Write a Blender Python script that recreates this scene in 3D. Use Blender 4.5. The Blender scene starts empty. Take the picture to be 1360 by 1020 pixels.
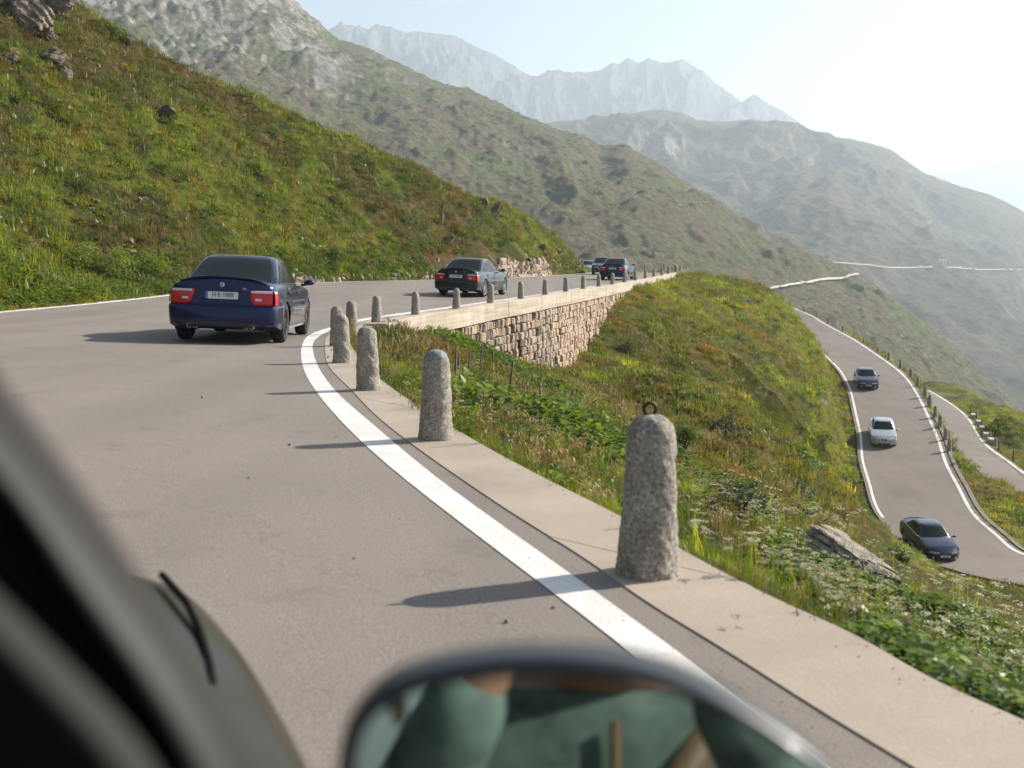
import bpy, bmesh, math, random
import numpy as np
from mathutils import Vector, Matrix, Euler
R = math.radians
rng = np.random.default_rng(7)
random.seed(7)
scene = bpy.context.scene
col = scene.collection

# ------------------------------------------------------------------ camera, sky, sun, exposure
F = 1500.0                       # focal length in photo pixels (1360 wide)
CAMZ = 1.28
PITCH = math.atan((510 - 352) / F)
camd = bpy.data.cameras.new('camera'); cam = bpy.data.objects.new('camera', camd); col.objects.link(cam)
cam.location = (0, 0, CAMZ); cam.rotation_euler = (R(90) - PITCH, 0, 0)
camd.sensor_width = 36; camd.lens = 36 * F / 1360
camd.clip_start = 0.02; camd.clip_end = 40000
camd.dof.use_dof = True; camd.dof.focus_distance = 22.0; camd.dof.aperture_fstop = 3.5
scene.camera = cam

SUN_AZ, SUN_EL = R(66), R(32.5)    # azimuth clockwise from the view direction (+Y)
world = bpy.data.worlds.new("World"); scene.world = world; world.use_nodes = True
wn = world.node_tree.nodes; wl = world.node_tree.links
bg = wn['Background']
sky = wn.new('ShaderNodeTexSky'); sky.sky_type = 'NISHITA'; sky.sun_disc = False
sky.sun_elevation = SUN_EL; sky.sun_rotation = SUN_AZ
sky.altitude = 2300; sky.air_density = 1.0; sky.dust_density = 7.0; sky.ozone_density = 1.0
wl.new(sky.outputs[0], bg.inputs[0]); bg.inputs[1].default_value = 0.052
sd = bpy.data.lights.new('sun', 'SUN'); sun = bpy.data.objects.new('sun', sd); col.objects.link(sun)
sd.energy = 5.0; sd.angle = R(0.6); sd.color = (1.0, 0.93, 0.82)
sdir = Vector((math.sin(SUN_AZ) * math.cos(SUN_EL), math.cos(SUN_AZ) * math.cos(SUN_EL), math.sin(SUN_EL)))
sun.rotation_euler = sdir.to_track_quat('Z', 'Y').to_euler()
scene.view_settings.view_transform = 'Standard'; scene.view_settings.look = 'None'
scene.view_settings.gamma = 1; scene.view_settings.use_curve_mapping = False
scene.view_settings.exposure = 1.30
scene.render.engine = 'CYCLES'
scene.cycles.use_denoising = True
scene.cycles.max_bounces = 6; scene.cycles.diffuse_bounces = 2; scene.cycles.glossy_bounces = 3
scene.cycles.transparent_max_bounces = 6; scene.cycles.volume_bounces = 1

# ------------------------------------------------------------------ helpers
_c, _s = math.cos(PITCH), math.sin(PITCH)
def ray(px, py):
    """direction through a photo pixel, scaled so that its y (forward distance) is 1"""
    a = (px - 680) / F; b = (510 - py) / F
    d = np.array([a, _c + b * _s, -_s + b * _c])
    return d / d[1]
def P(px, py, Y):
    d = ray(px, py) * Y
    return np.array([d[0], d[1], d[2] + CAMZ])
def proj(p):
    x, y, z = p[0], p[1], p[2] - CAMZ
    f = y * _c - z * _s; u = y * _s + z * _c
    return 680 + F * x / f, 510 - F * u / f

def tag(o, label=None, cat=None, group=None, kind=None):
    if label: o['label'] = label
    if cat: o['category'] = cat
    if group: o['group'] = group
    if kind: o['kind'] = kind
    return o
def empty(name, loc=(0, 0, 0), rz=0.0):
    o = bpy.data.objects.new(name, None); col.objects.link(o)
    o.location = loc; o.rotation_euler = (0, 0, rz); o.empty_display_size = 0.2
    return o
class MB:
    def __init__(s): s.v = []; s.f = []; s.n = 0
    def add(s, vs, fs):
        vs = [tuple(map(float, v)) for v in vs]
        s.f += [tuple(i + s.n for i in f) for f in fs]; s.v += vs; s.n += len(vs); return s
    def grid(s, rows, close=False):
        m, n = len(rows), len(rows[0]); vs = [p for r in rows for p in r]; fs = []
        for i in range(m - 1):
            for j in range(n - 1 + (1 if close else 0)):
                k = (j + 1) % n
                fs.append((i * n + j, i * n + k, (i + 1) * n + k, (i + 1) * n + j))
        return s.add(vs, fs)
    def box(s, c, d, rot=None, bev=0.0):
        x, y, z = d[0] / 2, d[1] / 2, d[2] / 2
        vs = [Vector((sx * x, sy * y, sz * z)) for sx in (-1, 1) for sy in (-1, 1) for sz in (-1, 1)]
        if rot is not None: vs = [rot @ v for v in vs]
        vs = [v + Vector(c) for v in vs]
        return s.add(vs, [(0, 1, 3, 2), (4, 6, 7, 5), (0, 4, 5, 1), (2, 3, 7, 6), (0, 2, 6, 4), (1, 5, 7, 3)])
    def tube(s, pts, r, n=8, cap=True):
        pts = [Vector(p) for p in pts]; rows = []
        rr = r if hasattr(r, '__len__') else [r] * len(pts)
        for i, p in enumerate(pts):
            t = (pts[min(i + 1, len(pts) - 1)] - pts[max(i - 1, 0)]).normalized()
            a = t.orthogonal().normalized() if i == 0 else (pa - t * pa.dot(t)).normalized()
            pa = a; b = t.cross(a)
            rows.append([p + (a * math.cos(2 * math.pi * k / n) + b * math.sin(2 * math.pi * k / n)) * rr[i] for k in range(n)])
        s.grid(rows, close=True)
        if cap:
            s.add(rows[0], [tuple(range(n))[::-1]]); s.add(rows[-1], [tuple(range(n))])
        return s
    def lathe(s, prof, axis='Z', n=24, c=(0, 0, 0)):
        rows = []
        for (r, h) in prof:
            row = []
            for k in range(n):
                a = 2 * math.pi * k / n; u, v = r * math.cos(a), r * math.sin(a)
                q = (u, v, h) if axis == 'Z' else (u, h, v)
                row.append((q[0] + c[0], q[1] + c[1], q[2] + c[2]))
            rows.append(row)
        return s.grid(rows, close=True)
    def mesh(s, name, smooth=True, fix=True):
        me = bpy.data.meshes.new(name); me.from_pydata(s.v, [], s.f); me.update()
        if fix:
            bm = bmesh.new(); bm.from_mesh(me); bmesh.ops.remove_doubles(bm, verts=bm.verts, dist=1e-5)
            bmesh.ops.recalc_face_normals(bm, faces=bm.faces); bm.to_mesh(me); bm.free()
        if smooth: me.polygons.foreach_set('use_smooth', [True] * len(me.polygons))
        return me
    def build(s, name, m, parent=None, smooth=True, fix=True, sharp=None):
        me = s.mesh(name, smooth, fix); 
        if m is not None: me.materials.append(m)
        if sharp is not None and smooth:
            try: me.set_sharp_from_angle(angle=R(sharp))
            except Exception: pass
        return link(name, me, parent)
def link(name, me, parent=None, loc=None):
    o = bpy.data.objects.new(name, me); col.objects.link(o)
    if parent: o.parent = parent
    if loc is not None: o.location = loc
    return o
def np_mesh(name, V, Fq, m, smooth=True, parent=None):
    me = bpy.data.meshes.new(name)
    V = np.asarray(V, dtype=np.float32); Fq = np.asarray(Fq, dtype=np.int32)
    k = Fq.shape[1]
    me.vertices.add(len(V)); me.vertices.foreach_set('co', V.ravel())
    me.loops.add(Fq.size); me.loops.foreach_set('vertex_index', Fq.ravel())
    me.polygons.add(len(Fq)); me.polygons.foreach_set('loop_start', np.arange(0, Fq.size, k, dtype=np.int32))
    me.polygons.foreach_set('loop_total', np.full(len(Fq), k, dtype=np.int32))
    me.update(calc_edges=True); me.validate()
    me.polygons.foreach_set('use_smooth', np.full(len(me.polygons), smooth))
    if m is not None: me.materials.append(m)
    o = link(name, me, parent); return o
def gridfaces(m, n):
    i = np.arange((m - 1))[:, None] * n + np.arange(n - 1)[None]
    return np.stack([i, i + 1, i + n + 1, i + n], -1).reshape(-1, 4)
def children(o): return [c for c in o.children]
def copy_tree(o, parent=None, remap=None):
    c = o.copy(); col.objects.link(c)
    if parent: c.parent = parent
    if remap and c.type == 'MESH' and c.data.materials and c.data.materials[0] and c.data.materials[0].name in remap:
        nm = remap[c.data.materials[0].name]
        c.material_slots[0].link = 'OBJECT'; c.material_slots[0].material = nm
    for ch in list(o.children): copy_tree(ch, c, remap)
    return c
def pchip(xk, yk, x):
    xk = np.asarray(xk, float); yk = np.asarray(yk, float); x = np.asarray(x, float)
    h = np.diff(xk); d = np.diff(yk) / h; m = np.zeros_like(yk)
    for i in range(1, len(xk) - 1):
        if d[i - 1] * d[i] > 0:
            w1, w2 = 2 * h[i] + h[i - 1], h[i] + 2 * h[i - 1]
            m[i] = (w1 + w2) / (w1 / d[i - 1] + w2 / d[i])
    m[0], m[-1] = d[0], d[-1]
    i = np.clip(np.searchsorted(xk, x) - 1, 0, len(h) - 1)
    t = (x - xk[i]) / h[i]; lo = x < xk[0]; hi = x > xk[-1]
    r = ((1 + 2 * t) * (1 - t) ** 2 * yk[i] + t * (1 - t) ** 2 * h[i] * m[i] + t * t * (3 - 2 * t) * yk[i + 1] + t * t * (t - 1) * h[i] * m[i + 1])
    r = np.where(lo, yk[0] + (x - xk[0]) * m[0], r); return np.where(hi, yk[-1] + (x - xk[-1]) * m[-1], r)
def spline(pts, n):
    """smooth resample of a polyline (centripetal-ish by chord length), n points"""
    p = np.asarray(pts, float); s = np.r_[0, np.cumsum(np.linalg.norm(np.diff(p, axis=0), axis=1))]
    # natural cubic
    t = np.linspace(0, s[-1], n)
    out = []
    N = len(s)
    for c in range(p.shape[1]):
        y = p[:, c]; h = np.diff(s)
        A = np.eye(N); b = np.zeros(N)
        for i in range(1, N - 1):
            A[i, i - 1] = h[i - 1]; A[i, i] = 2 * (h[i - 1] + h[i]); A[i, i + 1] = h[i]
            b[i] = 6 * ((y[i + 1] - y[i]) / h[i] - (y[i] - y[i - 1]) / h[i - 1])
        M = np.linalg.solve(A, b)
        i = np.clip(np.searchsorted(s, t) - 1, 0, N - 2)
        dl, dr = t - s[i], s[i + 1] - t
        out.append((M[i] * dr ** 3 + M[i + 1] * dl ** 3) / (6 * h[i]) + (y[i] / h[i] - M[i] * h[i] / 6) * dr + (y[i + 1] / h[i] - M[i + 1] * h[i] / 6) * dl)
    return np.stack(out, 1)

def _hash(ix, iy, seed):
    h = (ix.astype(np.int64) * 374761393 + iy.astype(np.int64) * 668265263 + seed * 1442695041) & 0xffffffff
    h = ((h ^ (h >> 13)) * 1274126177) & 0xffffffff
    return ((h ^ (h >> 16)) & 0xffff) / 65535.0
def gnoise(x, y, seed=0):
    ix, iy = np.floor(x), np.floor(y); fx, fy = x - ix, y - iy
    u = fx * fx * fx * (fx * (fx * 6 - 15) + 10); v = fy * fy * fy * (fy * (fy * 6 - 15) + 10)
    def g(dx, dy):
        a = _hash(ix + dx, iy + dy, seed) * 2 * np.pi
        return np.cos(a) * (fx - dx) + np.sin(a) * (fy - dy)
    return 1.5 * ((g(0, 0) * (1 - u) + g(1, 0) * u) * (1 - v) + (g(0, 1) * (1 - u) + g(1, 1) * u) * v)
def fbm(x, y, octv=5, seed=0, gain=0.5):
    a, f, s = 1.0, 1.0, 0
    for o in range(octv): s = s + a * gnoise(x * f + o * 17.3, y * f - o * 9.1, seed + o); a *= gain; f *= 2.03
    return s
def ridged(x, y, octv=5, seed=0, gain=0.55):
    a, f, s = 1.0, 1.0, 0
    for o in range(octv): s = s + a * (1 - 2 * np.abs(gnoise(x * f + o * 17.3, y * f - o * 9.1, seed + o))); a *= gain; f *= 2.1
    return s
def smooth01(t): t = np.clip(t, 0, 1); return t * t * (3 - 2 * t)

# ------------------------------------------------------------------ materials
MATS = {}
def newmat(name):
    m = bpy.data.materials.new(name); m.use_nodes = True; MATS[name] = m
    nt = m.node_tree; return m, nt, nt.nodes['Principled BSDF']
def N(nt, typ, **kw):
    n = nt.nodes.new(typ)
    for k, v in kw.items():
        if k in n.inputs: n.inputs[k].default_value = v
        else: setattr(n, k, v)
    return n
def ramp(nt, fac, stops, interp='LINEAR'):
    n = nt.nodes.new('ShaderNodeValToRGB'); n.color_ramp.interpolation = interp
    e = n.color_ramp.elements
    while len(e) < len(stops): e.new(0.5)
    for i, (p, c) in enumerate(stops):
        e[i].position = p; e[i].color = (*c, 1) if len(c) == 3 else c
    nt.links.new(fac, n.inputs[0]); return n.outputs[0]
def noise(nt, scale, detail=4, rough=0.55, vec=None, out=0):
    n = N(nt, 'ShaderNodeTexNoise'); n.inputs['Scale'].default_value = scale; n.inputs['Detail'].default_value = detail
    n.inputs['Roughness'].default_value = rough
    if vec is not None: nt.links.new(vec, n.inputs['Vector'])
    return n.outputs[out]
def mix(nt, fac, a, b, typ='MIX'):
    n = nt.nodes.new('ShaderNodeMix'); n.data_type = 'RGBA'; n.blend_type = typ
    for sock, v in ((n.inputs[0], fac), (n.inputs[6], a), (n.inputs[7], b)):
        if hasattr(v, 'links'): nt.links.new(v, sock)
        elif isinstance(v, (int, float)): sock.default_value = v
        else: sock.default_value = (*v, 1)
    return n.outputs[2]
def bump(nt, bsdf, h, strength, dist=0.02):
    n = nt.nodes.new('ShaderNodeBump'); n.inputs['Strength'].default_value = strength; n.inputs['Distance'].default_value = dist
    nt.links.new(h, n.inputs['Height']); nt.links.new(n.outputs[0], bsdf.inputs['Normal'])
def wpos(nt): return nt.nodes.new('ShaderNodeNewGeometry').outputs['Position']
def simple(name, c, rough=0.5, metal=0.0, coat=0.0, var=0.0, vscale=8.0, bmp=0.0, spec=None, ior=None):
    m, nt, b = newmat(name)
    b.inputs['Base Color'].default_value = (*c, 1); b.inputs['Roughness'].default_value = rough
    b.inputs['Metallic'].default_value = metal; b.inputs['Coat Weight'].default_value = coat
    b.inputs['Coat Roughness'].default_value = 0.03
    if spec is not None: b.inputs['Specular IOR Level'].default_value = spec
    co = nt.nodes.new('ShaderNodeTexCoord').outputs['Object']
    if var:
        f = noise(nt, vscale, 5, 0.6, co)
        lo = tuple(x * (1 - var) for x in c); hi = tuple(min(1, x * (1 + var)) for x in c)
        nt.links.new(ramp(nt, f, [(0.3, lo), (0.7, hi)]), b.inputs['Base Color'])
    if bmp: bump(nt, b, noise(nt, vscale * 3, 6, 0.6, co), bmp)
    return m

# asphalt
def asphalt(name, base):
    m, nt, b = newmat(name); p = wpos(nt)
    big = ramp(nt, noise(nt, 0.35, 4, 0.55, p), [(0.3, tuple(x * 0.9 for x in base)), (0.7, tuple(x * 1.08 for x in base))])
    sp = ramp(nt, noise(nt, 130, 3, 0.8, p), [(0.33, (0.5, 0.5, 0.5)), (0.5, (1, 1, 1)), (0.68, (1.5, 1.48, 1.45))])
    c = mix(nt, 1.0, big, sp, 'MULTIPLY')
    v = N(nt, 'ShaderNodeTexVoronoi'); v.inputs['Scale'].default_value = 38; nt.links.new(p, v.inputs['Vector'])
    st = ramp(nt, v.outputs['Distance'], [(0.0, (1.6, 1.55, 1.5)), (0.10, (1, 1, 1))])
    c = mix(nt, 0.6, c, mix(nt, 1.0, c, st, 'MULTIPLY'))
    mp = N(nt, 'ShaderNodeMapping'); mp.inputs['Scale'].default_value = (0.9, 0.06, 1); nt.links.new(p, mp.inputs['Vector'])
    tr = ramp(nt, noise(nt, 1.0, 3, 0.5, mp.outputs[0]), [(0.35, (0.90, 0.90, 0.90)), (0.6, (1.04, 1.04, 1.04))])
    c = mix(nt, 1.0, c, tr, 'MULTIPLY')
    # old stains, and hairline cracks sealed darker
    stn = ramp(nt, noise(nt, 1.7, 6, 0.65, p), [(0.28, (0.80, 0.79, 0.78)), (0.42, (1, 1, 1))]); c = mix(nt, 1.0, c, stn, 'MULTIPLY')
    wv = nt.nodes.new('ShaderNodeVectorMath'); wv.operation = 'MULTIPLY_ADD'; nt.links.new(noise(nt, 1.1, 6, .7, p, 1), wv.inputs[0]); wv.inputs[1].default_value = (1.6, 1.6, 1.6); nt.links.new(p, wv.inputs[2])
    cv = N(nt, 'ShaderNodeTexVoronoi', feature='DISTANCE_TO_EDGE'); cv.inputs['Scale'].default_value = 0.16; nt.links.new(wv.outputs[0], cv.inputs['Vector'])
    ck = ramp(nt, cv.outputs['Distance'], [(0.0, (0.62, 0.61, 0.60)), (0.0022, (1, 1, 1))]); c = mix(nt, 0.4, c, mix(nt, 1.0, c, ck, 'MULTIPLY'))
    nt.links.new(c, b.inputs['Base Color']); b.inputs['Roughness'].default_value = 0.82
    b.inputs['Specular IOR Level'].default_value = 0.35
    bump(nt, b, noise(nt, 90, 3, 0.7, p), 0.55, 0.004)
    return m
M_ASPH = asphalt('asphalt', (0.196, 0.170, 0.149))
M_ASPH2 = asphalt('asphalt_lower', (0.172, 0.144, 0.125))
# white line paint
def paint_line():
    m, nt, b = newmat('road_paint'); p = wpos(nt)
    c = ramp(nt, noise(nt, 55, 4, 0.75, p), [(0.30, (0.36, 0.34, 0.32)), (0.42, (0.68, 0.66, 0.63)), (0.8, (0.78, 0.76, 0.74))])
    c2 = ramp(nt, noise(nt, 2.2, 5, 0.6, p), [(0.35, (0.80, 0.78, 0.76)), (0.65, (1, 1, 1))])
    nt.links.new(mix(nt, 1.0, c, c2, 'MULTIPLY'), b.inputs['Base Color']); b.inputs['Roughness'].default_value = 0.6
    bump(nt, b, noise(nt, 90, 3, 0.7, p), 0.4, 0.003)
    return m
M_LINE = paint_line()
def concrete(name, c, warm=(1, 1, 1), streak=False):
    m, nt, b = newmat(name); p = wpos(nt)
    a = ramp(nt, noise(nt, 1.3, 6, 0.6, p), [(0.3, tuple(x * 0.82 for x in c)), (0.7, tuple(x * 1.1 for x in c))])
    s = ramp(nt, noise(nt, 120, 3, 0.8, p), [(0.3, (0.80, 0.80, 0.80)), (0.55, (1, 1, 1)), (0.75, (1.18, 1.16, 1.14))])
    c1 = mix(nt, 1.0, a, s, 'MULTIPLY')
    if streak:
        mp = N(nt, 'ShaderNodeMapping'); mp.inputs['Scale'].default_value = (0.7, 0.7, 0.18); nt.links.new(p, mp.inputs['Vector'])
        mp2 = N(nt, 'ShaderNodeMapping'); mp2.inputs['Scale'].default_value = (0.25, 0.25, 9.0); nt.links.new(p, mp2.inputs['Vector'])
        st = ramp(nt, noise(nt, 3.0, 6, 0.7, mp.outputs[0]), [(0.30, (0.84, 0.81, 0.77)), (0.6, (1.04, 1.03, 1.02))])
        st2 = ramp(nt, noise(nt, 1.2, 3, 0.5, mp2.outputs[0]), [(0.35, (0.80, 0.75, 0.70)), (0.6, (1.05, 1.05, 1.04))])
        c1 = mix(nt, 1.0, mix(nt, 1.0, c1, st, 'MULTIPLY'), st2, 'MULTIPLY')
    nt.links.new(c1, b.inputs['Base Color']); b.inputs['Roughness'].default_value = 0.88
    bump(nt, b, noise(nt, 60, 5, 0.7, p), 0.35, 0.006); return m
M_KERB = concrete('kerb_concrete', (0.345, 0.285, 0.225))
M_BAND = concrete('wall_concrete', (0.44, 0.38, 0.315), streak=True)
def granite(name='granite', stain=False):
    m, nt, b = newmat(name); co = nt.nodes.new('ShaderNodeTexCoord').outputs['Object']
    n1 = noise(nt, 60, 4, 0.7, co)
    c = ramp(nt, n1, [(0.28, (0.05, 0.048, 0.045)), (0.42, (0.21, 0.195, 0.17)), (0.56, (0.34, 0.31, 0.275)), (0.72, (0.60, 0.57, 0.53))])
    l = ramp(nt, noise(nt, 7, 6, 0.7, co), [(0.30, (0.62, 0.59, 0.54)), (0.5, (0.92, 0.89, 0.83)), (0.66, (1.15, 1.12, 1.05))])
    c = mix(nt, 1.0, c, l, 'MULTIPLY')
    sx = N(nt, 'ShaderNodeSeparateXYZ'); nt.links.new(co, sx.inputs[0])
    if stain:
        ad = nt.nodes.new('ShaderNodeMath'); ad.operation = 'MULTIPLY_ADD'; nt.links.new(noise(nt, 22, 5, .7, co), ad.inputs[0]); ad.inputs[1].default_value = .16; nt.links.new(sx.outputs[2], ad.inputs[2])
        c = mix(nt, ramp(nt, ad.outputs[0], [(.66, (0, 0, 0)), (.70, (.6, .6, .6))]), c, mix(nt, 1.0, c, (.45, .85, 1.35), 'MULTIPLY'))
    nt.links.new(c, b.inputs['Base Color']); b.inputs['Roughness'].default_value = 0.85
    bump(nt, b, noise(nt, 55, 6, 0.75, co), 0.55, 0.010); return m
M_GRAN = granite(); M_GRANB = granite('granite_stained', True)
def stone(name, stops, sc=6.0, rnd=0.5, bmp=0.8, bd=0.03):
    m, nt, b = newmat(name); co = nt.nodes.new('ShaderNodeTexCoord').outputs['Object']
    oi = nt.nodes.new('ShaderNodeObjectInfo')
    off = nt.nodes.new('ShaderNodeVectorMath'); off.operation = 'ADD'
    nt.links.new(co, off.inputs[0]); nt.links.new(oi.outputs['Location'], off.inputs[1])
    c = ramp(nt, noise(nt, sc, 7, 0.68, off.outputs[0]), stops)
    r = ramp(nt, oi.outputs['Random'], [(0, (1 - rnd,) * 3), (0.16, (1 - rnd * .8,) * 3), (0.24, (0.85, 0.83, 0.8)), (0.7, (1.08, 1.0, 0.93)), (1, (1.2, 1.12, 1.02))])
    nt.links.new(mix(nt, 1.0, c, r, 'MULTIPLY'), b.inputs['Base Color']); b.inputs['Roughness'].default_value = 0.9
    bump(nt, b, noise(nt, sc * 3, 7, 0.7, off.outputs[0]), bmp, bd); return m
M_WSTONE = stone('wall_stone', [(0.3, (0.15, 0.10, 0.07)), (0.42, (0.29, 0.215, 0.165)), (0.6, (0.38, 0.32, 0.26)), (0.75, (0.46, 0.41, 0.355))], 5, 0.72)
M_ROCK = stone('rock', [(0.3, (0.05, 0.045, 0.04)), (0.43, (0.24, 0.21, 0.175)), (0.56, (0.37, 0.34, 0.29)), (0.72, (0.5, 0.47, 0.42))], 3, 0.2, 1.0, 0.06)
M_DARKJOINT = simple('dark_mortar', (0.07, 0.055, 0.045), 0.95, var=0.4)
M_IRON = simple('rusted_iron', (0.045, 0.025, 0.02), 0.5, 0.5, var=0.4, vscale=30)
M_WOODPOST = simple('weathered_wood', (0.09, 0.07, 0.055), 0.9, var=0.3)

# vegetation colour shared by ground and plants: patches set by world position
def veg_color(nt, mult=1.0, rand=True, dry=0.0):
    p = wpos(nt)
    n1 = noise(nt, 0.11, 5, 0.62, p); n2 = noise(nt, 0.9, 4, 0.6, p)
    g = ramp(nt, n1, [(0.30, (0.125, 0.082, 0.035)), (0.42, (0.105, 0.088, 0.030)), (0.50, (0.070, 0.080, 0.020)), (0.56, (0.145, 0.155, 0.020)), (0.64, (0.105, 0.120, 0.020)), (0.70, (0.070, 0.076, 0.022)), (0.78, (0.115, 0.095, 0.035))])
    h = ramp(nt, n2, [(0.30, (1.25, 0.86, 0.75)), (0.45, (0.95, 0.96, 0.9)), (0.6, (0.8, 1.08, 0.85)), (0.75, (1.3, 1.25, 0.95))])
    c = mix(nt, 1.0, g, h, 'MULTIPLY')
    # below the road: yellower sward than the hill, its sunny brightness painted in
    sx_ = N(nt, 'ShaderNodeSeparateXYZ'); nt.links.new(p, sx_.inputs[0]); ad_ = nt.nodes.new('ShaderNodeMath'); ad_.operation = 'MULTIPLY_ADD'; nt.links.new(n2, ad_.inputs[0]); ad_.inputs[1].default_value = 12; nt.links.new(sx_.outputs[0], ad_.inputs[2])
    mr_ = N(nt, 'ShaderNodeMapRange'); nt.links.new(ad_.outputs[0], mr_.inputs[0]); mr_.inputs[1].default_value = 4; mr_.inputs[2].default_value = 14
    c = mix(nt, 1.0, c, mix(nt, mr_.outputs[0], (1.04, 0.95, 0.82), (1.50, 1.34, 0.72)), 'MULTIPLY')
    if rand:
        oi = nt.nodes.new('ShaderNodeObjectInfo')
        r = ramp(nt, oi.outputs['Random'], [(0, (0.42, 0.52, 0.5)), (0.35, (0.85, 0.98, 0.85)), (0.7, (1.15, 1.12, 1.0)), (0.86, (1.5, 1.3, 1.5)), (1, (1.9, 1.65, 2.3))])
        c = mix(nt, 1.0, c, r, 'MULTIPLY')
    if mult != 1.0: c = mix(nt, 1.0, c, (mult,) * 3, 'MULTIPLY')
    return c, p
def leafmat(name, colfn, rough=0.6, trans=0.45):
    m, nt, b = newmat(name); c = colfn(nt)
    nt.nodes.remove(b); out = nt.nodes['Material Output']
    d = N(nt, 'ShaderNodeBsdfDiffuse'); t = N(nt, 'ShaderNodeBsdfTranslucent'); g = N(nt, 'ShaderNodeBsdfGlossy'); g.inputs['Roughness'].default_value = 0.45
    mx = N(nt, 'ShaderNodeMixShader'); mx.inputs[0].default_value = trans
    mg = N(nt, 'ShaderNodeMixShader'); mg.inputs[0].default_value = 0.04
    nt.links.new(c, d.inputs[0]); nt.links.new(mix(nt, 1.0, c, (1.3, 1.35, 0.8), 'MULTIPLY'), t.inputs[0])
    nt.links.new(d.outputs[0], mx.inputs[1]); nt.links.new(t.outputs[0], mx.inputs[2])
    nt.links.new(mx.outputs[0], mg.inputs[1]); nt.links.new(g.outputs[0], mg.inputs[2])
    nt.links.new(mg.outputs[0], out.inputs['Surface']); return m
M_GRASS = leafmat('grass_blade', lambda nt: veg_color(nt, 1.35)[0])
def _rnd(nt, a, b, c):
    oi = nt.nodes.new('ShaderNodeObjectInfo'); return ramp(nt, oi.outputs['Random'], [(0, a), (0.5, b), (1, c)])
M_DRY = leafmat('dry_stalk', lambda nt: _rnd(nt, (0.16, 0.09, 0.045), (0.26, 0.17, 0.09), (0.38, 0.29, 0.18)))
M_LEAF = leafmat('broad_leaf', lambda nt: _rnd(nt, (0.045, 0.085, 0.020), (0.11, 0.17, 0.022), (0.20, 0.26, 0.035)))
M_DLEAF = leafmat('dark_leaf', lambda nt: _rnd(nt, (0.022, 0.042, 0.018), (0.035, 0.065, 0.026), (0.055, 0.09, 0.035)))
M_UMBEL = leafmat('umbel_flower', lambda nt: _rnd(nt, (0.28, 0.26, 0.15), (0.42, 0.39, 0.25), (0.54, 0.50, 0.36)), trans=0.25)
M_PINK = leafmat('pink_flower', lambda nt: _rnd(nt, (0.30, 0.12, 0.12), (0.42, 0.20, 0.18), (0.36, 0.07, 0.12)), trans=0.25)
M_YEL = leafmat('yellow_flower', lambda nt: _rnd(nt, (0.45, 0.36, 0.05), (0.5, 0.42, 0.08), (0.6, 0.5, 0.15)), trans=0.25)
def groundmat():
    m, nt, b = newmat('meadow_soil'); c, p = veg_color(nt, 0.55, rand=False)  # ground colour darkened to paint in the shade between tufts
    f = ramp(nt, noise(nt, 2.6, 7, 0.72, p), [(0.33, (0.45, 0.45, 0.45)), (0.5, (1.0, 1.0, 1.0)), (0.68, (1.5, 1.35, 1.2))])
    c = mix(nt, 1.0, c, f, 'MULTIPLY')
    soil = ramp(nt, noise(nt, 0.8, 6, 0.7, p), [(0.60, (0, 0, 0)), (0.68, (1, 1, 1))])
    sc = ramp(nt, noise(nt, 9, 5, 0.7, p), [(0.3, (0.10, 0.075, 0.055)), (0.7, (0.30, 0.24, 0.19))])
    c = mix(nt, soil, c, sc)
    nt.links.new(c, b.inputs['Base Color']); b.inputs['Roughness'].default_value = 0.95
    b.inputs['Specular IOR Level'].default_value = 0.15
    bump(nt, b, noise(nt, 6, 8, 0.7, p), 1.0, 0.12); return m
M_GROUND = groundmat()
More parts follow.
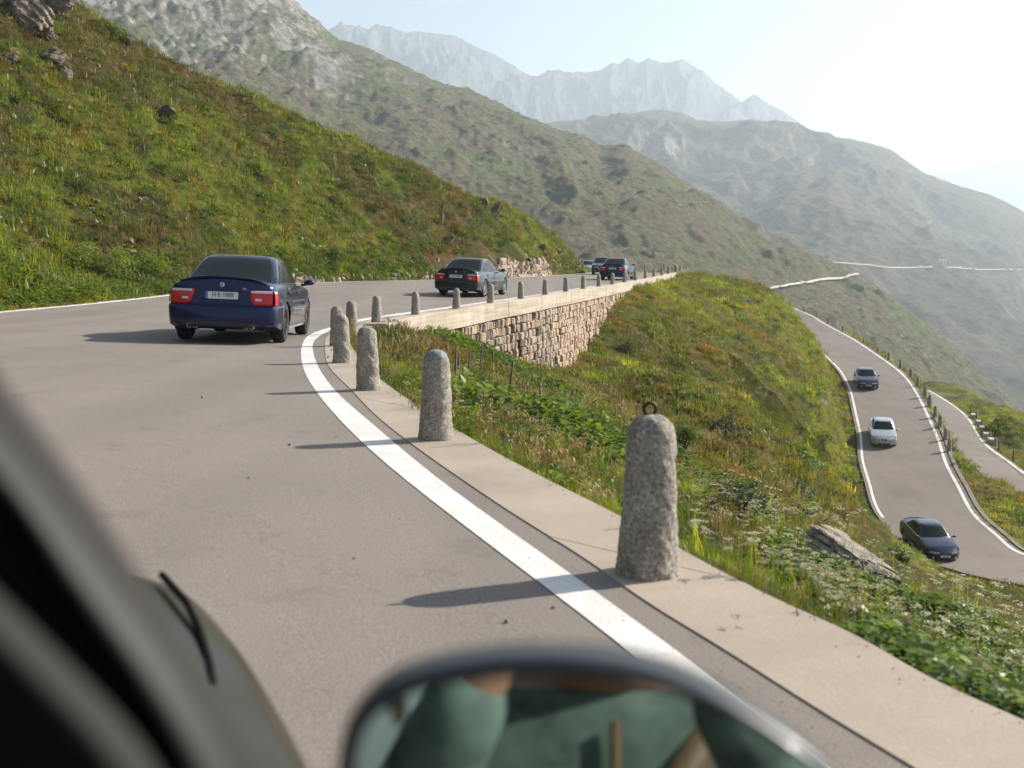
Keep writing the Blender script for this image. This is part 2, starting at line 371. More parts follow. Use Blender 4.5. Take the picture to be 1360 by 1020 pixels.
def mountain(name, grassc, brownc, rockc, scale, rockbias=0.5, bs=1.0, bd=4.0, speck=0.0, alt=(0, 1, 0)):
    m, nt, b = newmat(name); p = wpos(nt)
    gn = nt.nodes.new('ShaderNodeNewGeometry'); sx = N(nt, 'ShaderNodeSeparateXYZ'); nt.links.new(gn.outputs['Normal'], sx.inputs[0])
    n1 = noise(nt, scale, 8, 0.62, p)
    c = ramp(nt, n1, [(0.36, grassc), (0.5, brownc), (0.62, grassc)])
    # rock where steep or where noise says scree
    add = nt.nodes.new('ShaderNodeMath'); add.operation = 'MULTIPLY_ADD'; nt.links.new(noise(nt, scale * 2.3, 10, 0.7, p), add.inputs[0]); add.inputs[1].default_value = 1.6
    sub = nt.nodes.new('ShaderNodeMath'); sub.operation = 'SUBTRACT'; sub.inputs[0].default_value = 0.0; nt.links.new(sx.outputs[2], sub.inputs[1])
    sp_ = N(nt, 'ShaderNodeSeparateXYZ'); nt.links.new(p, sp_.inputs[0]); mr = N(nt, 'ShaderNodeMapRange'); nt.links.new(sp_.outputs[2], mr.inputs[0]); mr.inputs[1].default_value = alt[0]; mr.inputs[2].default_value = alt[1]; mr.inputs[3].default_value = 0; mr.inputs[4].default_value = alt[2]
    s2 = nt.nodes.new('ShaderNodeMath'); s2.operation = 'ADD'; nt.links.new(sub.outputs[0], s2.inputs[0]); nt.links.new(mr.outputs[0], s2.inputs[1]); nt.links.new(s2.outputs[0], add.inputs[2])
    fac = ramp(nt, add.outputs[0], [(max(0.0, rockbias - 0.5 - 0.08), (0, 0, 0)), (min(1, rockbias - 0.5 + 0.1), (1, 1, 1))])
    rk = ramp(nt, noise(nt, scale * 9, 8, 0.75, p), [(0.3, tuple(x * 0.45 for x in rockc)), (0.5, rockc), (0.68, tuple(min(1, x * 1.75) for x in rockc))])
    c = mix(nt, fac, c, rk)
    if speck:
        v = N(nt, 'ShaderNodeTexVoronoi'); v.inputs['Scale'].default_value = speck; nt.links.new(p, v.inputs['Vector'])
        den = ramp(nt, noise(nt, scale * 3.1, 5, 0.6, p), [(0.40, (0, 0, 0)), (0.6, (1, 1, 1))])
        sp = ramp(nt, v.outputs['Distance'], [(0.08, (.8, .8, .8)), (0.26, (0, 0, 0))])
        c = mix(nt, mix(nt, 1.0, den, sp, 'MULTIPLY'), c, (0.36, 0.33, 0.30))
    nt.links.new(c, b.inputs['Base Color']); b.inputs['Roughness'].default_value = 0.95; b.inputs['Specular IOR Level'].default_value = 0.1
    dk = ramp(nt, noise(nt, scale * 22, 8, 0.75, p), [(0.34, (0.52, 0.53, 0.55)), (0.5, (1, 1, 1)), (0.66, (1.5, 1.45, 1.4))])
    nt.links.new(mix(nt, 1.0, c, dk, 'MULTIPLY'), b.inputs['Base Color'])
    bump(nt, b, noise(nt, scale * 9, 12, 0.78, p), bs, bd); return m
M_MTB = mountain('alpine_slope', (0.115, 0.132, 0.055), (0.140, 0.116, 0.072), (0.25, 0.232, 0.21), 0.007, 0.80, 1.0, 7, speck=0.30, alt=(60, 220, .32))
M_MTC = mountain('far_slope', (0.075, 0.085, 0.04), (0.16, 0.125, 0.08), (0.28, 0.26, 0.23), 0.0022, 0.80, 1.0, 34, alt=(200, 500, .1))
M_MTD = mountain('far_rock', (0.06, 0.064, 0.062), (0.08, 0.078, 0.075), (0.105, 0.10, 0.097), 0.0016, 0.25, 1.0, 20)

# ------------------------------------------------------------------ upper road surface
_HY = [-12, 0, 4.7, 11, 18, 27, 33, 40, 50, 60, 75, 95, 110, 140]
_HZ = [-1.27, -1.28, -1.28, -1.28, -1.31, -1.37, -1.35, -1.29, -1.20, -1.12, -1.01, -0.85, -0.78, -0.9]
def zR(Y): return pchip(_HY, np.array(_HZ) + CAMZ, Y)
def on_road(px, py, dz=0.0):
    d = ray(px, py); Y = 10.0
    for _ in range(60):
        Z = float(zR(Y)) + dz - CAMZ
        Y = 0.5 * Y + 0.5 * min(150, Z / d[2]) if d[2] < -1e-4 else 150
    return np.array([d[0] * Y, Y, d[2] * Y + CAMZ])
# white line, both edges, walked from behind the camera to the bend
L_in = [on_road(x, y) for x, y in [(950, 940), (880, 885), (809, 800), (700, 722), (600, 650), (501, 569), (451, 525), (427, 495), (416, 468), (417, 454), (434, 441), (474, 428), (525, 419.5), (600, 409), (651, 401.5), (691, 396), (724, 391), (774, 383), (813, 377.5), (843, 372.5), (868, 367.8), (890, 363.5)]]
L_in[0:2] = []
L_out = [on_road(x, y) for x, y in [(750, 800), (700, 762), (554, 650), (501, 606), (437, 542), (410, 505), (400, 474.5), (403, 454), (417, 442), (437, 435.5), (474, 425.3), (525, 417), (600, 407), (651, 399.8), (691, 394.5), (724, 389.7), (774, 382), (813, 376.6), (843, 371.8), (868, 367.2), (890, 363)]]
K_in = [on_road(x, y) for x, y in [(1208, 1020), (1095, 951), (960, 864.7), (856, 800), (785, 750), (700, 695.6), (616, 640), (545, 589.6), (488, 542), (467.6, 520), (437, 488), (431.5, 468), (431.6, 452), (440, 441.5), (473.5, 430), (509, 421.5)]]
K_out = [on_road(x, y) for x, y in [(1355, 955.7), (1242, 904), (1148, 850.6), (1054, 807), (903, 729), (822, 685), (752, 650), (603, 569), (549, 535), (508, 506), (475, 471.5), (464, 452), (466, 443), (485, 435), (509, 427)]]
def extend(pl, Y0):      # carry a line on behind the camera
    a, b = np.array(pl[0]), np.array(pl[1]); d = (a - b) / (a - b)[1]
    out = []
    for y in Y0:
        dy = y - a[1]; x = a[0] + d[0] * dy * (1.0 + 0.03 * dy)
        out.append(np.array([x, y, float(zR(y))]))
    return out[::-1] + list(pl)
L_in = extend(L_in, [2.0, -2, -7]); L_out = extend(L_out, [2.0, -2, -7])
K_in = extend(K_in, [0.5, -3, -8]); K_out = extend(K_out, [0.5, -3, -8])
for nm, pl in (('L_in', L_in), ('K_in', K_in), ('K_out', K_out)):
    print(nm, [tuple(round(float(v), 2) for v in p) for p in pl])
BOLL = [(860, 757, 553), (579, 580.5, 466), (489, 516, 434.7), (454.4, 480.5, 418), (448, 458.5, 407), (467, 443, 400), (500, 429.5, 393), (552, 419.5, 389), (606, 411.5, 383.8), (651.6, 403.7, 378), (692, 398, 375), (724, 392.6, 372), (751.6, 388.5, 368.8), (774.5, 384.7, 367), (795.3, 381.5, 365.3), (813.2, 378.5, 363), (829.4, 375.7, 362), (843.8, 373.2, 360), (857, 370.7, 359), (868.5, 368.4, 357), (879, 366.3, 355.4), (888, 364.5, 354.4), (898, 362.4, 352.5)]
BP = [on_road(x, y - 0.5, 0.02) for x, y, t in BOLL]
print('BP', [tuple(round(float(v), 2) for v in p) for p in BP])
# edge of the upper road as a function of Y (line of the bollards)
_ex = [(p[1], p[0]) for p in (K_in[:13])] + [(BP[5][1], BP[5][0] - .35), (BP[7][1], BP[7][0] - .25)] + [(p[1], p[0] - .3) for p in BP[8::2]] + [(118, 16.9), (128, 16.5), (140, 16)]
_ex = sorted(_ex); _exy = np.array([a for a, b in _ex]); _exx = np.array([b for a, b in _ex])
def xR(Y): return np.interp(Y, _exy, _exx)
_lk = [(-12, -8.0), (0, -9.5), (12, -11.0), (25.4, -11.6), (34, -11.2), (51, -9.7), (66, -4.9), (80, 0.2), (92, 3.9), (104, 7.0), (118, 8.6), (140, 8)]
def xL(Y): return pchip([a for a, b in _lk], [b for a, b in _lk], Y)
def bank(Y): return np.interp(Y, [0, 10, 40, 80], [0.02, 0.04, 0.04, 0.01])
def zroad(X, Y):
    return zR(Y) + np.maximum(0, xR(Y) - 0.7 - X) * bank(Y)
# road sheet
ys = np.r_[np.linspace(-12, 30, 120), np.linspace(30.6, 134, 130)]
rows = []
for y in ys:
    a, b = float(xL(y)) - 0.9, float(xR(y)) + 0.12
    rows.append([(x, y, float(zroad(x, y))) for x in np.linspace(a, b, 22)])
m = MB(); m.grid(rows); o = m.build('road', M_ASPH); tag(o, kind='structure')
def ribbon(A, B, n, dz, zf=None):
    a, b = spline(A, n), spline(B, n); rows = []
    for p, q in zip(a, b):
        rows.append([(p[0] + (q[0] - p[0]) * t, p[1] + (q[1] - p[1]) * t, (float(zroad(p[0] + (q[0] - p[0]) * t, p[1] + (q[1] - p[1]) * t)) if zf is None else p[2] + (q[2] - p[2]) * t) + dz) for t in (0, .5, 1)])
    return rows
m = MB(); m.grid(ribbon(L_in, L_out, 260, 0.004)); o = m.build('road_line', M_LINE); tag(o, kind='structure')
# left edge line, with a rough grown-over edge
yy = np.linspace(-6, 112, 220); rows = []
for y in yy:
    x = float(xL(y)) + .05; w = 0.24
    rows.append([(x - w / 2, y, float(zroad(x - w / 2, y)) + .006), (x + w / 2, y, float(zroad(x + w / 2, y)) + .006)])
m = MB(); m.grid(rows); o = m.build('road_line', M_LINE); tag(o, kind='structure')

# ------------------------------------------------------------------ kerb of concrete slabs (near part) 
NK = 400
kin, kout = spline(K_in, NK), spline(K_out, NK)
kerb = empty('kerb', tuple(kin[200])); kerb.location = (0, 0, 0)
tag(kerb, 'flat pale concrete kerb running round the bend under the stone bollards', 'kerb')
def kerb_slab(i0, i1, gap=0.006):
    A, B = kin[i0:i1 + 1].copy(), kout[i0:i1 + 1].copy()
    rows = []
    for k in range(len(A)):
        p, q = A[k], B[k]; d = q - p; L = np.linalg.norm(d[:2]); u = d / L
        top = 0.006
        # cross section from road side, over the top, to the grass side
        prof = [(0.0, -0.25), (0.0, top - .012), (0.012, top)] + [(L * t, top) for t in (.2, .4, .6, .8)] + [(L - .012, top), (L, top - .012), (L, -0.45)]
        rows.append([(p[0] + u[0] * s, p[1] + u[1] * s, p[2] + z + (q[2] - p[2]) * s / L) for s, z in prof])
    m = MB(); m.grid(rows); n = len(rows[0])
    m.add(rows[0], [tuple(range(n))]); m.add(rows[-1], [tuple(range(n))[::-1]])
    return m.build('slab', M_KERB, kerb, sharp=30)
def near_idx(pl, pt): return int(np.argmin(np.linalg.norm(pl[:, :2] - np.array(pt)[:2], axis=1)))
j1 = near_idx(kin, on_road(736, 713)); j2 = near_idx(kin, on_road(476, 528)); j0 = near_idx(kin, (2.6, -1.2))
j3 = near_idx(kin, on_road(433, 473)); j4 = near_idx(kin, on_road(436, 444))
for a, b in ((0, j0 - 1), (j0, j1 - 1), (j1, j2 - 1), (j2, j3 - 1), (j3, j4 - 1), (j4, NK - 1)):
    # split finely at the joint so that the gap is narrow
    kerb_slab(a, b)
    if b < NK - 1:   # fill most of the wide grid gap, leaving a 12 mm joint
        pa, pb, qa, qb = kin[b], kin[b + 1], kout[b], kout[b + 1]
        L = np.linalg.norm(pb - pa); t = 1 - 0.014 / L
        r0 = [pa, pa + (qa - pa) * .5, qa]; pe, qe = pa + (pb - pa) * t, qa + (qb - qa) * t; r1 = [pe, pe + (qe - pe) * .5, qe]
        mm = MB(); lo = [np.array([0, 0, -.3])] * 3; up = np.array([0, 0, .0055])
        mm.grid([[r0[0] - [0, 0, .3], r0[0] + up, r0[1] + up, r0[2] + up, r0[2] - [0, 0, .4]], [r1[0] - [0, 0, .3], r1[0] + up, r1[1] + up, r1[2] + up, r1[2] - [0, 0, .4]]])
        mm.add([r1[0] - [0, 0, .3], r1[0] + up, r1[2] + up, r1[2] - [0, 0, .4]], [(0, 1, 2, 3)])
        mm.build('slab_end', M_KERB, kerb, smooth=False)

# ------------------------------------------------------------------ retaining wall: concrete band panels over coursed stone
WLINE = [np.array([BP[6][0] + 0.10, BP[6][1] - 0.9, BP[6][2]])] + BP[7:22] + [BP[22] + np.array([.5, 3, 0])]
WL = spline(WLINE, 500)
def wl_at(i):
    p = WL[i]; t = WL[min(i + 3, 499)] - WL[max(i - 3, 0)]; t = t / np.linalg.norm(t[:2])
    return p, t, np.array([t[1], -t[0], 0])       # normal pointing out (right, towards the slope)
def wz(p): return float(zR(p[1])) + 0.03
wall = empty('retaining_wall', (0, 0, 0))
tag(wall, 'long retaining wall of pinkish squared stones under a pale concrete band, holding up the road', 'retaining wall')
W_OUT, W_IN, BH = 0.26, 0.24, 0.52
def idx_px(px):
    return int(np.argmin([abs(proj(WL[i] + np.array([0, 0, 0]))[0] - px) for i in range(500)]))
cuts = [0] + [idx_px(x) for x in (667, 752, 808, 850, 880)] + [499]
for a, b in zip(cuts[:-1], cuts[1:]):
    if b - a < 3: continue
    rows = []
    for i in range(a, b + 1):
        p, t, nrm = wl_at(i)
        e = 0.0
        if i == b and b != 499: e = -0.06
        pp = p + t * e
        z = wz(p); prof = [(-W_IN, -.2), (-W_IN, .0), (-W_IN + .015, .015), (W_OUT - .02, .015), (W_OUT, 0), (W_OUT + 0.01, -BH), (0.0, -BH)]
        rows.append([(pp[0] + nrm[0] * s, pp[1] + nrm[1] * s, z + h) for s, h in prof])
    m = MB(); m.grid(rows); n = len(rows[0]); m.add(rows[0], [tuple(range(n))]); m.add(rows[-1], [tuple(range(n))[::-1]])
    m.build('concrete_panel', M_BAND, wall, sharp=30)
    if b != 499:
        p, t, nrm = wl_at(b); z = wz(p); q_ = p - t * .05
        mm = MB(); mm.grid([[(c_[0] + nrm[0] * s_, c_[1] + nrm[1] * s_, z + h_) for s_, h_ in ((-W_IN + .02, -.2), (-W_IN + .02, -.005), (W_OUT - .03, -.005), (W_OUT - .03, -BH + .01))] for c_ in (q_, p + t * .05)]); mm.build('joint', M_DARKJOINT, wall, smooth=False)
# backing behind the stones
rows = []
for i in range(0, 500, 5):
    p, t, nrm = wl_at(i); z = wz(p) - BH
    rows.append([(p[0] + nrm[0] * s, p[1] + nrm[1] * s, z + h) for s, h in ((0.08, 0.0), (0.10, -0.6), (0.30, -2.2), (0.56, -4.6))])
m = MB(); m.grid(rows); m.build('mortar_backing', M_DARKJOINT, wall)
# stones
def stone_mesh(seed, sub=2, rough=0.10, flat=True):
    r = random.Random(seed); bm = bmesh.new(); bmesh.ops.create_cube(bm, size=1.0)
    bmesh.ops.bevel(bm, geom=list(bm.edges), offset=0.11, segments=1, affect='EDGES')
    for v in bm.verts:
        v.co += Vector((r.uniform(-1, 1), r.uniform(-1, 1), r.uniform(-1, 1))) * rough * 0.55
    me = bpy.data.meshes.new('stone'); bm.to_mesh(me); bm.free(); me.materials.append(M_WSTONE); return me
SM = [stone_mesh(100 + k) for k in range(14)]
arc = np.r_[0, np.cumsum(np.linalg.norm(np.diff(WL[:, :2], axis=0), axis=1))]
def foot_z(Y): return pchip(_FY, _FZ, Y)
# foot of the wall (where grass meets the stones)
FOOT = [P(575, 438, 31.8), P(600, 450, 33.5), P(640, 466, 37.2), P(680, 482, 40.5), P(705, 493, 43.2), P(740, 486, 47.8), P(755, 462, 51), P(790, 422, 57.5), P(820, 395, 65), P(845, 380, 72), P(868, 374, 84)]
_FY = [20, 29] + [p[1] for p in FOOT] + [110]; _FZ = [0.0, -0.3] + [p[2] for p in FOOT] + [-0.4]
stones = []
rr = random.Random(5)
level = 0.0
k = 0
while level < 5.2:
    h = rr.uniform(0.19, 0.31); s = rr.uniform(0, .3)
    while s < arc[-1]:
        w = rr.uniform(0.14, 0.42)
        i = int(np.clip(np.searchsorted(arc, s + w / 2), 1, 498)); p, t, nrm = wl_at(i)
        z = wz(p) - BH - level - h / 2 - 0.05
        fz = float(foot_z(p[1]))
        if z + h / 2 > fz - 0.25 and p[1] > BP[7][1] - 1.5 and p[1] < 88:
            off = 0.07 + 0.11 * level + rr.uniform(-0.03, 0.05)
            h_ = h * rr.uniform(.86, 1.1)
            if rr.random() < 0.05: off -= 0.20; w += .04       # drain holes and lost stones read as dark openings
            stones.append((p + nrm * off, z + rr.uniform(-.02, .02), w, h_, math.atan2(t[1], t[0]) + rr.uniform(-.07, .07), rr.uniform(-.10, .10)))
        s += w + 0.02
    level += h + 0.015
stones.sort(key=lambda q: q[0][1])
print('wall stones', len(stones))
for q in stones[:298]:
    o = link('stone', SM[rr.randrange(14)], wall)
    o.location = (q[0][0], q[0][1], q[1]); o.rotation_euler = (0, q[5], q[4]); o.scale = (q[2] * 1.02, 0.34, q[3] * 1.03)
if len(stones) > 298:
    mm = MB()
    for q in stones[298:]:
        me = SM[rr.randrange(14)]; M4 = Matrix.Translation((q[0][0], q[0][1], q[1])) @ Euler((0, q[5], q[4])).to_matrix().to_4x4() @ Matrix.Diagonal((q[2] * 1.02, .34, q[3] * 1.03, 1))
        mm.add([M4 @ v.co for v in me.vertices], [tuple(f.vertices) for f in me.polygons])
    o = mm.build('far_stones', M_WSTONE, wall, smooth=False, fix=False); o['kind'] = 'stuff'

# ------------------------------------------------------------------ lower road and third road (ribbons)
MID = [(6, 121, .42), (9, 128, .40), (13, 133, .36), (18, 138, .15)] + [tuple(P(*q)) for q in [(957, 371, 142), (994, 383, 150), (1022, 394, 155), (1050, 407.5, 157), (1068, 415, 155), (1088, 425.5, 149), (1114, 440, 139), (1142, 456, 126), (1175, 478.5, 114), (1203, 501.5, 102.5), (1221, 528, 94), (1234, 555, 87), (1247, 585, 81), (1258, 618, 75), (1275, 650, 70), (1300, 690, 64.5), (1330, 716, 61), (1360, 736, 58.5)]] + [(29.5, 57.2, -14.1), (35, 58.0, -14.6), (41, 63, -15.1), (43.6, 71, -15.5)]
THIRD = [tuple(P(*q)) for q in [(1400, 655, 82), (1360, 628, 90), (1337, 611, 100), (1309, 590, 111), (1293, 566, 125), (1275, 545, 142), (1250, 528, 160), (1225, 515, 178), (1190, 505, 200)]]
mid = spline(MID, 420); third = spline(THIRD, 200)
print('mid z', [round(float(z), 1) for z in mid[::30, 2]])
def offset(pl, d):
    t = np.gradient(pl[:, :2], axis=0); t /= np.linalg.norm(t, axis=1)[:, None]
    n = np.stack([-t[:, 1], t[:, 0]], 1)
    q = pl.copy(); dd = d if np.ndim(d) == 0 else np.asarray(d)[:, None]
    q[:, :2] += n * dd; return q
# the road lies to the right-hand side when walking down (towards the slope): sign found from geometry
mpx = np.array([proj(q)[0] for q in mid]); i50 = int(np.argmax(mpx > 1058)); i14 = int(np.argmax(mpx > 1116)); i95 = int(np.argmax(mpx > 940))
midw = np.interp(np.arange(420), [0, i95 - 12, i95, i50, i14, 350, 419], [6.5, 6.5, 1.2, 1.2, 5.6, 5.6, 6.6]); print('idx', i95, i50, i14)
mid_in = offset(mid, -midw); mid_c = offset(mid, -midw / 2)
third_w = 5.0; third_in = offset(third, third_w); third_c = offset(third, third_w / 2)
print('mid_in', mid_in[::60].round(1).tolist(), 'third_in', third_in[::40].round(1).tolist())
def road_ribbon(outer, inner, name, matl, ncol=8, dz=0):
    rows = []
    for a, b in zip(outer, inner): rows.append([(a[0] + (b[0] - a[0]) * t, a[1] + (b[1] - a[1]) * t, a[2] + (b[2] - a[2]) * t + dz) for t in np.linspace(0, 1, ncol)])
    m = MB(); m.grid(rows); o = m.build(name, matl, fix=False); return o
o = road_ribbon(offset(mid, 0.35), offset(mid, -midw - 0.1), 'road', M_ASPH2); tag(o, kind='structure')
o = road_ribbon(offset(third, -0.3), offset(third, third_w), 'road', M_ASPH2); tag(o, kind='structure')
def line_ribbon(pl, d0, d1, i0=0, i1=None):
    o = road_ribbon(offset(pl, d0)[i0:i1], offset(pl, d1)[i0:i1], 'road_line', M_LINE, 2, 0.006); tag(o, kind='structure')
line_ribbon(mid, 0.08, -0.12); i70 = int(np.argmax((np.array([proj(q)[0] for q in mid_in]) > 1169) & (np.arange(420) > 290) & (np.array([q[1] for q in mid_in]) < 75))); print('i70', i70); line_ribbon(mid, -5.34, -5.50, i14, i70); line_ribbon(third, -0.08, 0.14)

rows = []
for i in range(50, 118):
    a = offset(mid, .12)[i]; b = offset(mid, .75)[i]; rows.append([(a[0], a[1], a[2] - .05), (a[0], a[1], a[2] + .10), (b[0], b[1], b[2] + .10), (b[0], b[1], b[2] - 1.0)])
m = MB(); m.grid(rows); o = m.build('kerb', M_KERB, smooth=False); tag(o, 'pale kerb strip under the small bollards along the ridge past the hairpin', 'kerb')
# ------------------------------------------------------------------ terrain
def tps_fit(C, smooth=0.02):
    C = np.asarray(C, float); X, z = C[:, :2] / 50.0, C[:, 2]; n = len(C)
    d = np.linalg.norm(X[:, None] - X[None], axis=2); K = np.where(d > 0, d * d * np.log(d + 1e-12), 0) + np.eye(n) * smooth * 0.01
    Pm = np.c_[np.ones(n), X]; A = np.zeros((n + 3, n + 3)); A[:n, :n] = K; A[:n, n:] = Pm; A[n:, :n] = Pm.T
    w = np.linalg.solve(A, np.r_[z, 0, 0, 0]); return X, w
def tps_eval(fit, x, y):
    X, w = fit; x = np.asarray(x, float).ravel() / 50; y = np.asarray(y, float).ravel() / 50; out = np.empty(len(x)); n = len(X)
    for a in range(0, len(x), 20000):
        dx = x[a:a + 20000, None] - X[None, :, 0]; dy = y[a:a + 20000, None] - X[None, :, 1]; r2 = dx * dx + dy * dy
        out[a:a + 20000] = (0.5 * r2 * np.log(r2 + 1e-18)) @ w[:n] + w[n] + w[n + 1] * x[a:a + 20000] + w[n + 2] * y[a:a + 20000]
    return out
# slope below the road
S = []
for i in range(0, NK, 22): p = kout[i]; S.append((p[0], p[1], p[2] - 0.04))
for p in FOOT: S.append(tuple(p))
for q in [(680, 575, 10), (640, 520, 17), (600, 475, 24), (560, 450, 29), (700, 560, 14), (640, 500, 24), (740, 520, 33), (700, 512, 36), (800, 560, 22), (780, 620, 13.5),
          (900, 650, 13), (960, 700, 11), (1000, 620, 21), (1050, 680, 17), (1100, 730, 14), (1200, 790, 11), (1300, 850, 8), (1360, 900, 6.3), (1030, 760, 8.2), (1180, 800, 9),
          (1350, 800, 13), (1360, 775, 19), (1260, 790, 20), (1180, 742, 25), (1230, 775, 30), (1225, 762, 40), (1200, 742, 38), (1245, 772, 38), (1190, 725, 48), (1210, 768, 16), (1245, 778, 16), (1290, 786, 16), (1180, 752, 17), (900, 500, 42), (1000, 550, 39), (1100, 620, 38), (1160, 700, 33),
          (800, 450, 56), (900, 430, 63), (1000, 470, 64), (1080, 520, 66), (1120, 575, 63), (1152, 640, 58), (1168, 700, 50),
          (900, 380, 92), (1000, 402, 112), (1060, 435, 106), (1100, 480, 92), (1128, 525, 81), (920, 363, 110), (950, 373, 122), (975, 377, 124), (1000, 386.5, 124), (1022, 396, 122), (1044, 407, 118), (1062, 430, 112), (1082, 450, 106), (1101, 478, 98), (1119, 505, 91)]:
    S.append(tuple(P(*q)))
for i in range(70, 420, 18): p = mid_in[i]; S.append((p[0], p[1], p[2] - 0.05))
for i in range(50, 420, 24): p = mid[i]; S.append((p[0], p[1], p[2] - 0.1))
for i in range(0, 200, 20): p = third[i]; S.append((p[0], p[1], p[2] - .1)); p = third_in[i]; S.append((p[0], p[1], p[2] - .1))
vo = offset(third, -7.0)
for i in range(10, 200, 24): p = vo[i]; S.append((p[0], p[1], p[2] - 0.6))
vo = offset(third, -22.0)
for i in range(10, 200, 40): p = vo[i]; S.append((p[0], p[1], p[2] - 12))
for i in range(0, 70, 8):
    for pl_ in (mid_in, mid_c, mid): p = pl_[i]; S.append((p[0], p[1], p[2] - .3))
for y in (98, 104, 110, 116): S.append((float(xR(y)) - .3, y, float(zroad(xR(y), y)) - .3))
S += [(float(xL(y)) - 1, y, float(zroad(0, y)) - .4) for y in (112, 120, 130)]
# under the grass between camera and the lower bend, and beyond the hairpin
S += [(9, 0, -3.6), (14, 8, -5.2), (16, 20, -7.4), (18, 35, -10.6), (30, 42, -13.8), (40, 20, -14), (22, 48, -13.9), (14, -10, -5), (4, -10, -.4), (60, 40, -20), (60, 75, -22), (80, 120, -34), (75, 165, -30),
      (16, 152, -2.5), (14, 165, -8), (30, 172, -7), (0, 160, -12), (52, 140, -15), (50, 118, -15), (55, 170, -17), (36, 200, -22), (20, 195, -24), (80, 210, -46), (110, 80, -46), (110, 180, -60), (50, 215, -46), (90, 10, -30), (60, 0, -19)]
fitS = tps_fit(S)
def ribbon_dist(x, y, c):
    """nearest point on a road centre line: distance and height"""
    global LASTW
    D = np.full(len(x), 1e9); Z = np.zeros(len(x)); cc = c[::2]; LASTW = np.zeros(len(x)); ww_ = midw[::2] if c is mid_c else np.full(len(cc), 5.)
    for a in range(0, len(x), 20000):
        d = (x[a:a + 20000, None] - cc[None, :, 0]) ** 2 + (y[a:a + 20000, None] - cc[None, :, 1]) ** 2
        j = d.argmin(1); D[a:a + 20000] = np.sqrt(d[np.arange(len(j)), j]); Z[a:a + 20000] = cc[j, 2]; LASTW[a:a + 20000] = ww_[j]
    return D, Z
def lower_h(x, y, bumps=True):
    x = np.asarray(x, float).ravel(); y = np.asarray(y, float).ravel()
    z = tps_eval(fitS, x, y)
    if bumps:
        dcam = np.hypot(x, y); amp = np.clip((x - xR(y) - 0.9) / 3, 0, 1)
        z = z + amp * (0.22 * fbm(x / 5, y / 5, 4, 3) + 0.5 * np.clip(dcam / 60, 0, 1) * fbm(x / 16, y / 16, 3, 9) * np.clip(np.hypot(x - 19, y - 50) / 25, .1, 1) + (0.06 + .12 * np.clip((dcam - 12) / 20, 0, 1)) * fbm(x / 1.3, y / 1.3, 3, 21))
    for c, hw in ((mid_c, None), (third_c, 3.0)):
        D, Z = ribbon_dist(x, y, c)
        if hw is None:
            hw = LASTW[:len(D)] / 2 + .55
            near = (y > 34) & (y < 74) & (x < 28); z = np.where(near, np.minimum(z, Z - .05 + .19 * np.clip(D - hw, 0, 9) + np.where(D - hw > 9, 99, 0)), z)
        t = smooth01((D - hw - 0.1) / 1.8); z = z * t + (Z - 0.10) * (1 - t)
    return z
# grid that starts at the kerb / wall face and widens outwards
rowsY = np.r_[np.linspace(-12, 0, 25)[:-1], np.linspace(0, 22, 150)[:-1], np.linspace(22, 60, 170)[:-1], np.linspace(60, 130, 200)[:-1], np.linspace(130, 215, 90)]
cu = np.r_[np.linspace(0, 12, 100)[:-1], np.linspace(12, 50, 150)[:-1], np.linspace(50, 110, 90)]
_kx = [(p[1], p[0] - 0.03) for p in K_out] ; _kx = [k_ for k_ in _kx if k_[0] < BP[6][1] - 2.0] + [(q[1], q[0] + 0.10) for q in WL[::12] if BP[6][1] - 1.0 < q[1] < 105] + [(108, 16.6), (114, 12), (122, 0), (130, -12), (215, -30)]
_kx.sort(); _kxy = np.array([a for a, b in _kx]); _kxx = np.array([b for a, b in _kx])
X0 = np.interp(rowsY, _kxy, _kxx)
GX = X0[:, None] + cu[None, :]; GY = np.repeat(rowsY[:, None], len(cu), 1)
GZ = lower_h(GX, GY).reshape(GX.shape)
V = np.stack([GX.ravel(), GY.ravel(), GZ.ravel()], 1)
o = np_mesh('grass_slope', V, gridfaces(*GX.shape), M_GROUND); tag(o, kind='structure')
# hill on the left
CR = [(0, -60, 66, ), (100, 2, 67), (200, 76, 69), (330, 130, 73), (400, 165, 76), (480, 200, 80), (560, 235, 84), (620, 266, 88), (700, 297, 94), (745, 325, 99), (768, 350, 104)]
H = [tuple(P(*q)) for q in CR] + [tuple(P(-150, -150, 66)), tuple(P(-400, -300, 66))]
for y in list(range(-10, 112, 6)): x = float(xL(y)) - 0.25; H.append((x, y, float(zroad(x, y)) - 0.02))
for q in [(100, 200, 48), (0, 150, 46), (-80, 250, 34), (200, 230, 50), (300, 280, 53), (400, 270, 62), (480, 290, 66), (560, 310, 71), (640, 325, 77), (700, 338, 84), (20, 330, 34), (100, 330, 38.5), (300, 340, 50)]:
    H.append(tuple(P(*q)))
for px, py, Y in CR: p = P(px, py, Y); H.append((p[0] - 3, p[1] + 14, p[2] - 2.5)); H.append((p[0] - 5, p[1] + 40, p[2] - 9))
H += [(-25, 5, 8), (-40, 20, 18), (-60, 40, 32), (-22, -10, 6), (-12, 130, -4), (0, 125, -2.5), (-30, 150, -6), (5, 140, -4), (-70, 90, 26)]
fitH = tps_fit(H)
def hill_h(x, y, bumps=True):
    x = np.asarray(x, float).ravel(); y = np.asarray(y, float).ravel(); z = tps_eval(fitH, x, y)
    d = xL(y) - 0.25 - x
    if bumps:
        a = np.clip((d - .2) / 3, 0, 1); z = z + a * (0.30 * fbm(x / 6, y / 6, 4, 31) + 0.40 * fbm(x / 1.9, y / 1.9, 4, 41) + 0.10 * np.abs(gnoise(x / .8, y / .8, 43)) + 0.35 * fbm(x / 14, y / 14, 2, 51))
    return z
rY = np.r_[np.linspace(-12, 20, 50)[:-1], np.linspace(20, 112, 330)[:-1], np.linspace(112, 150, 40)]
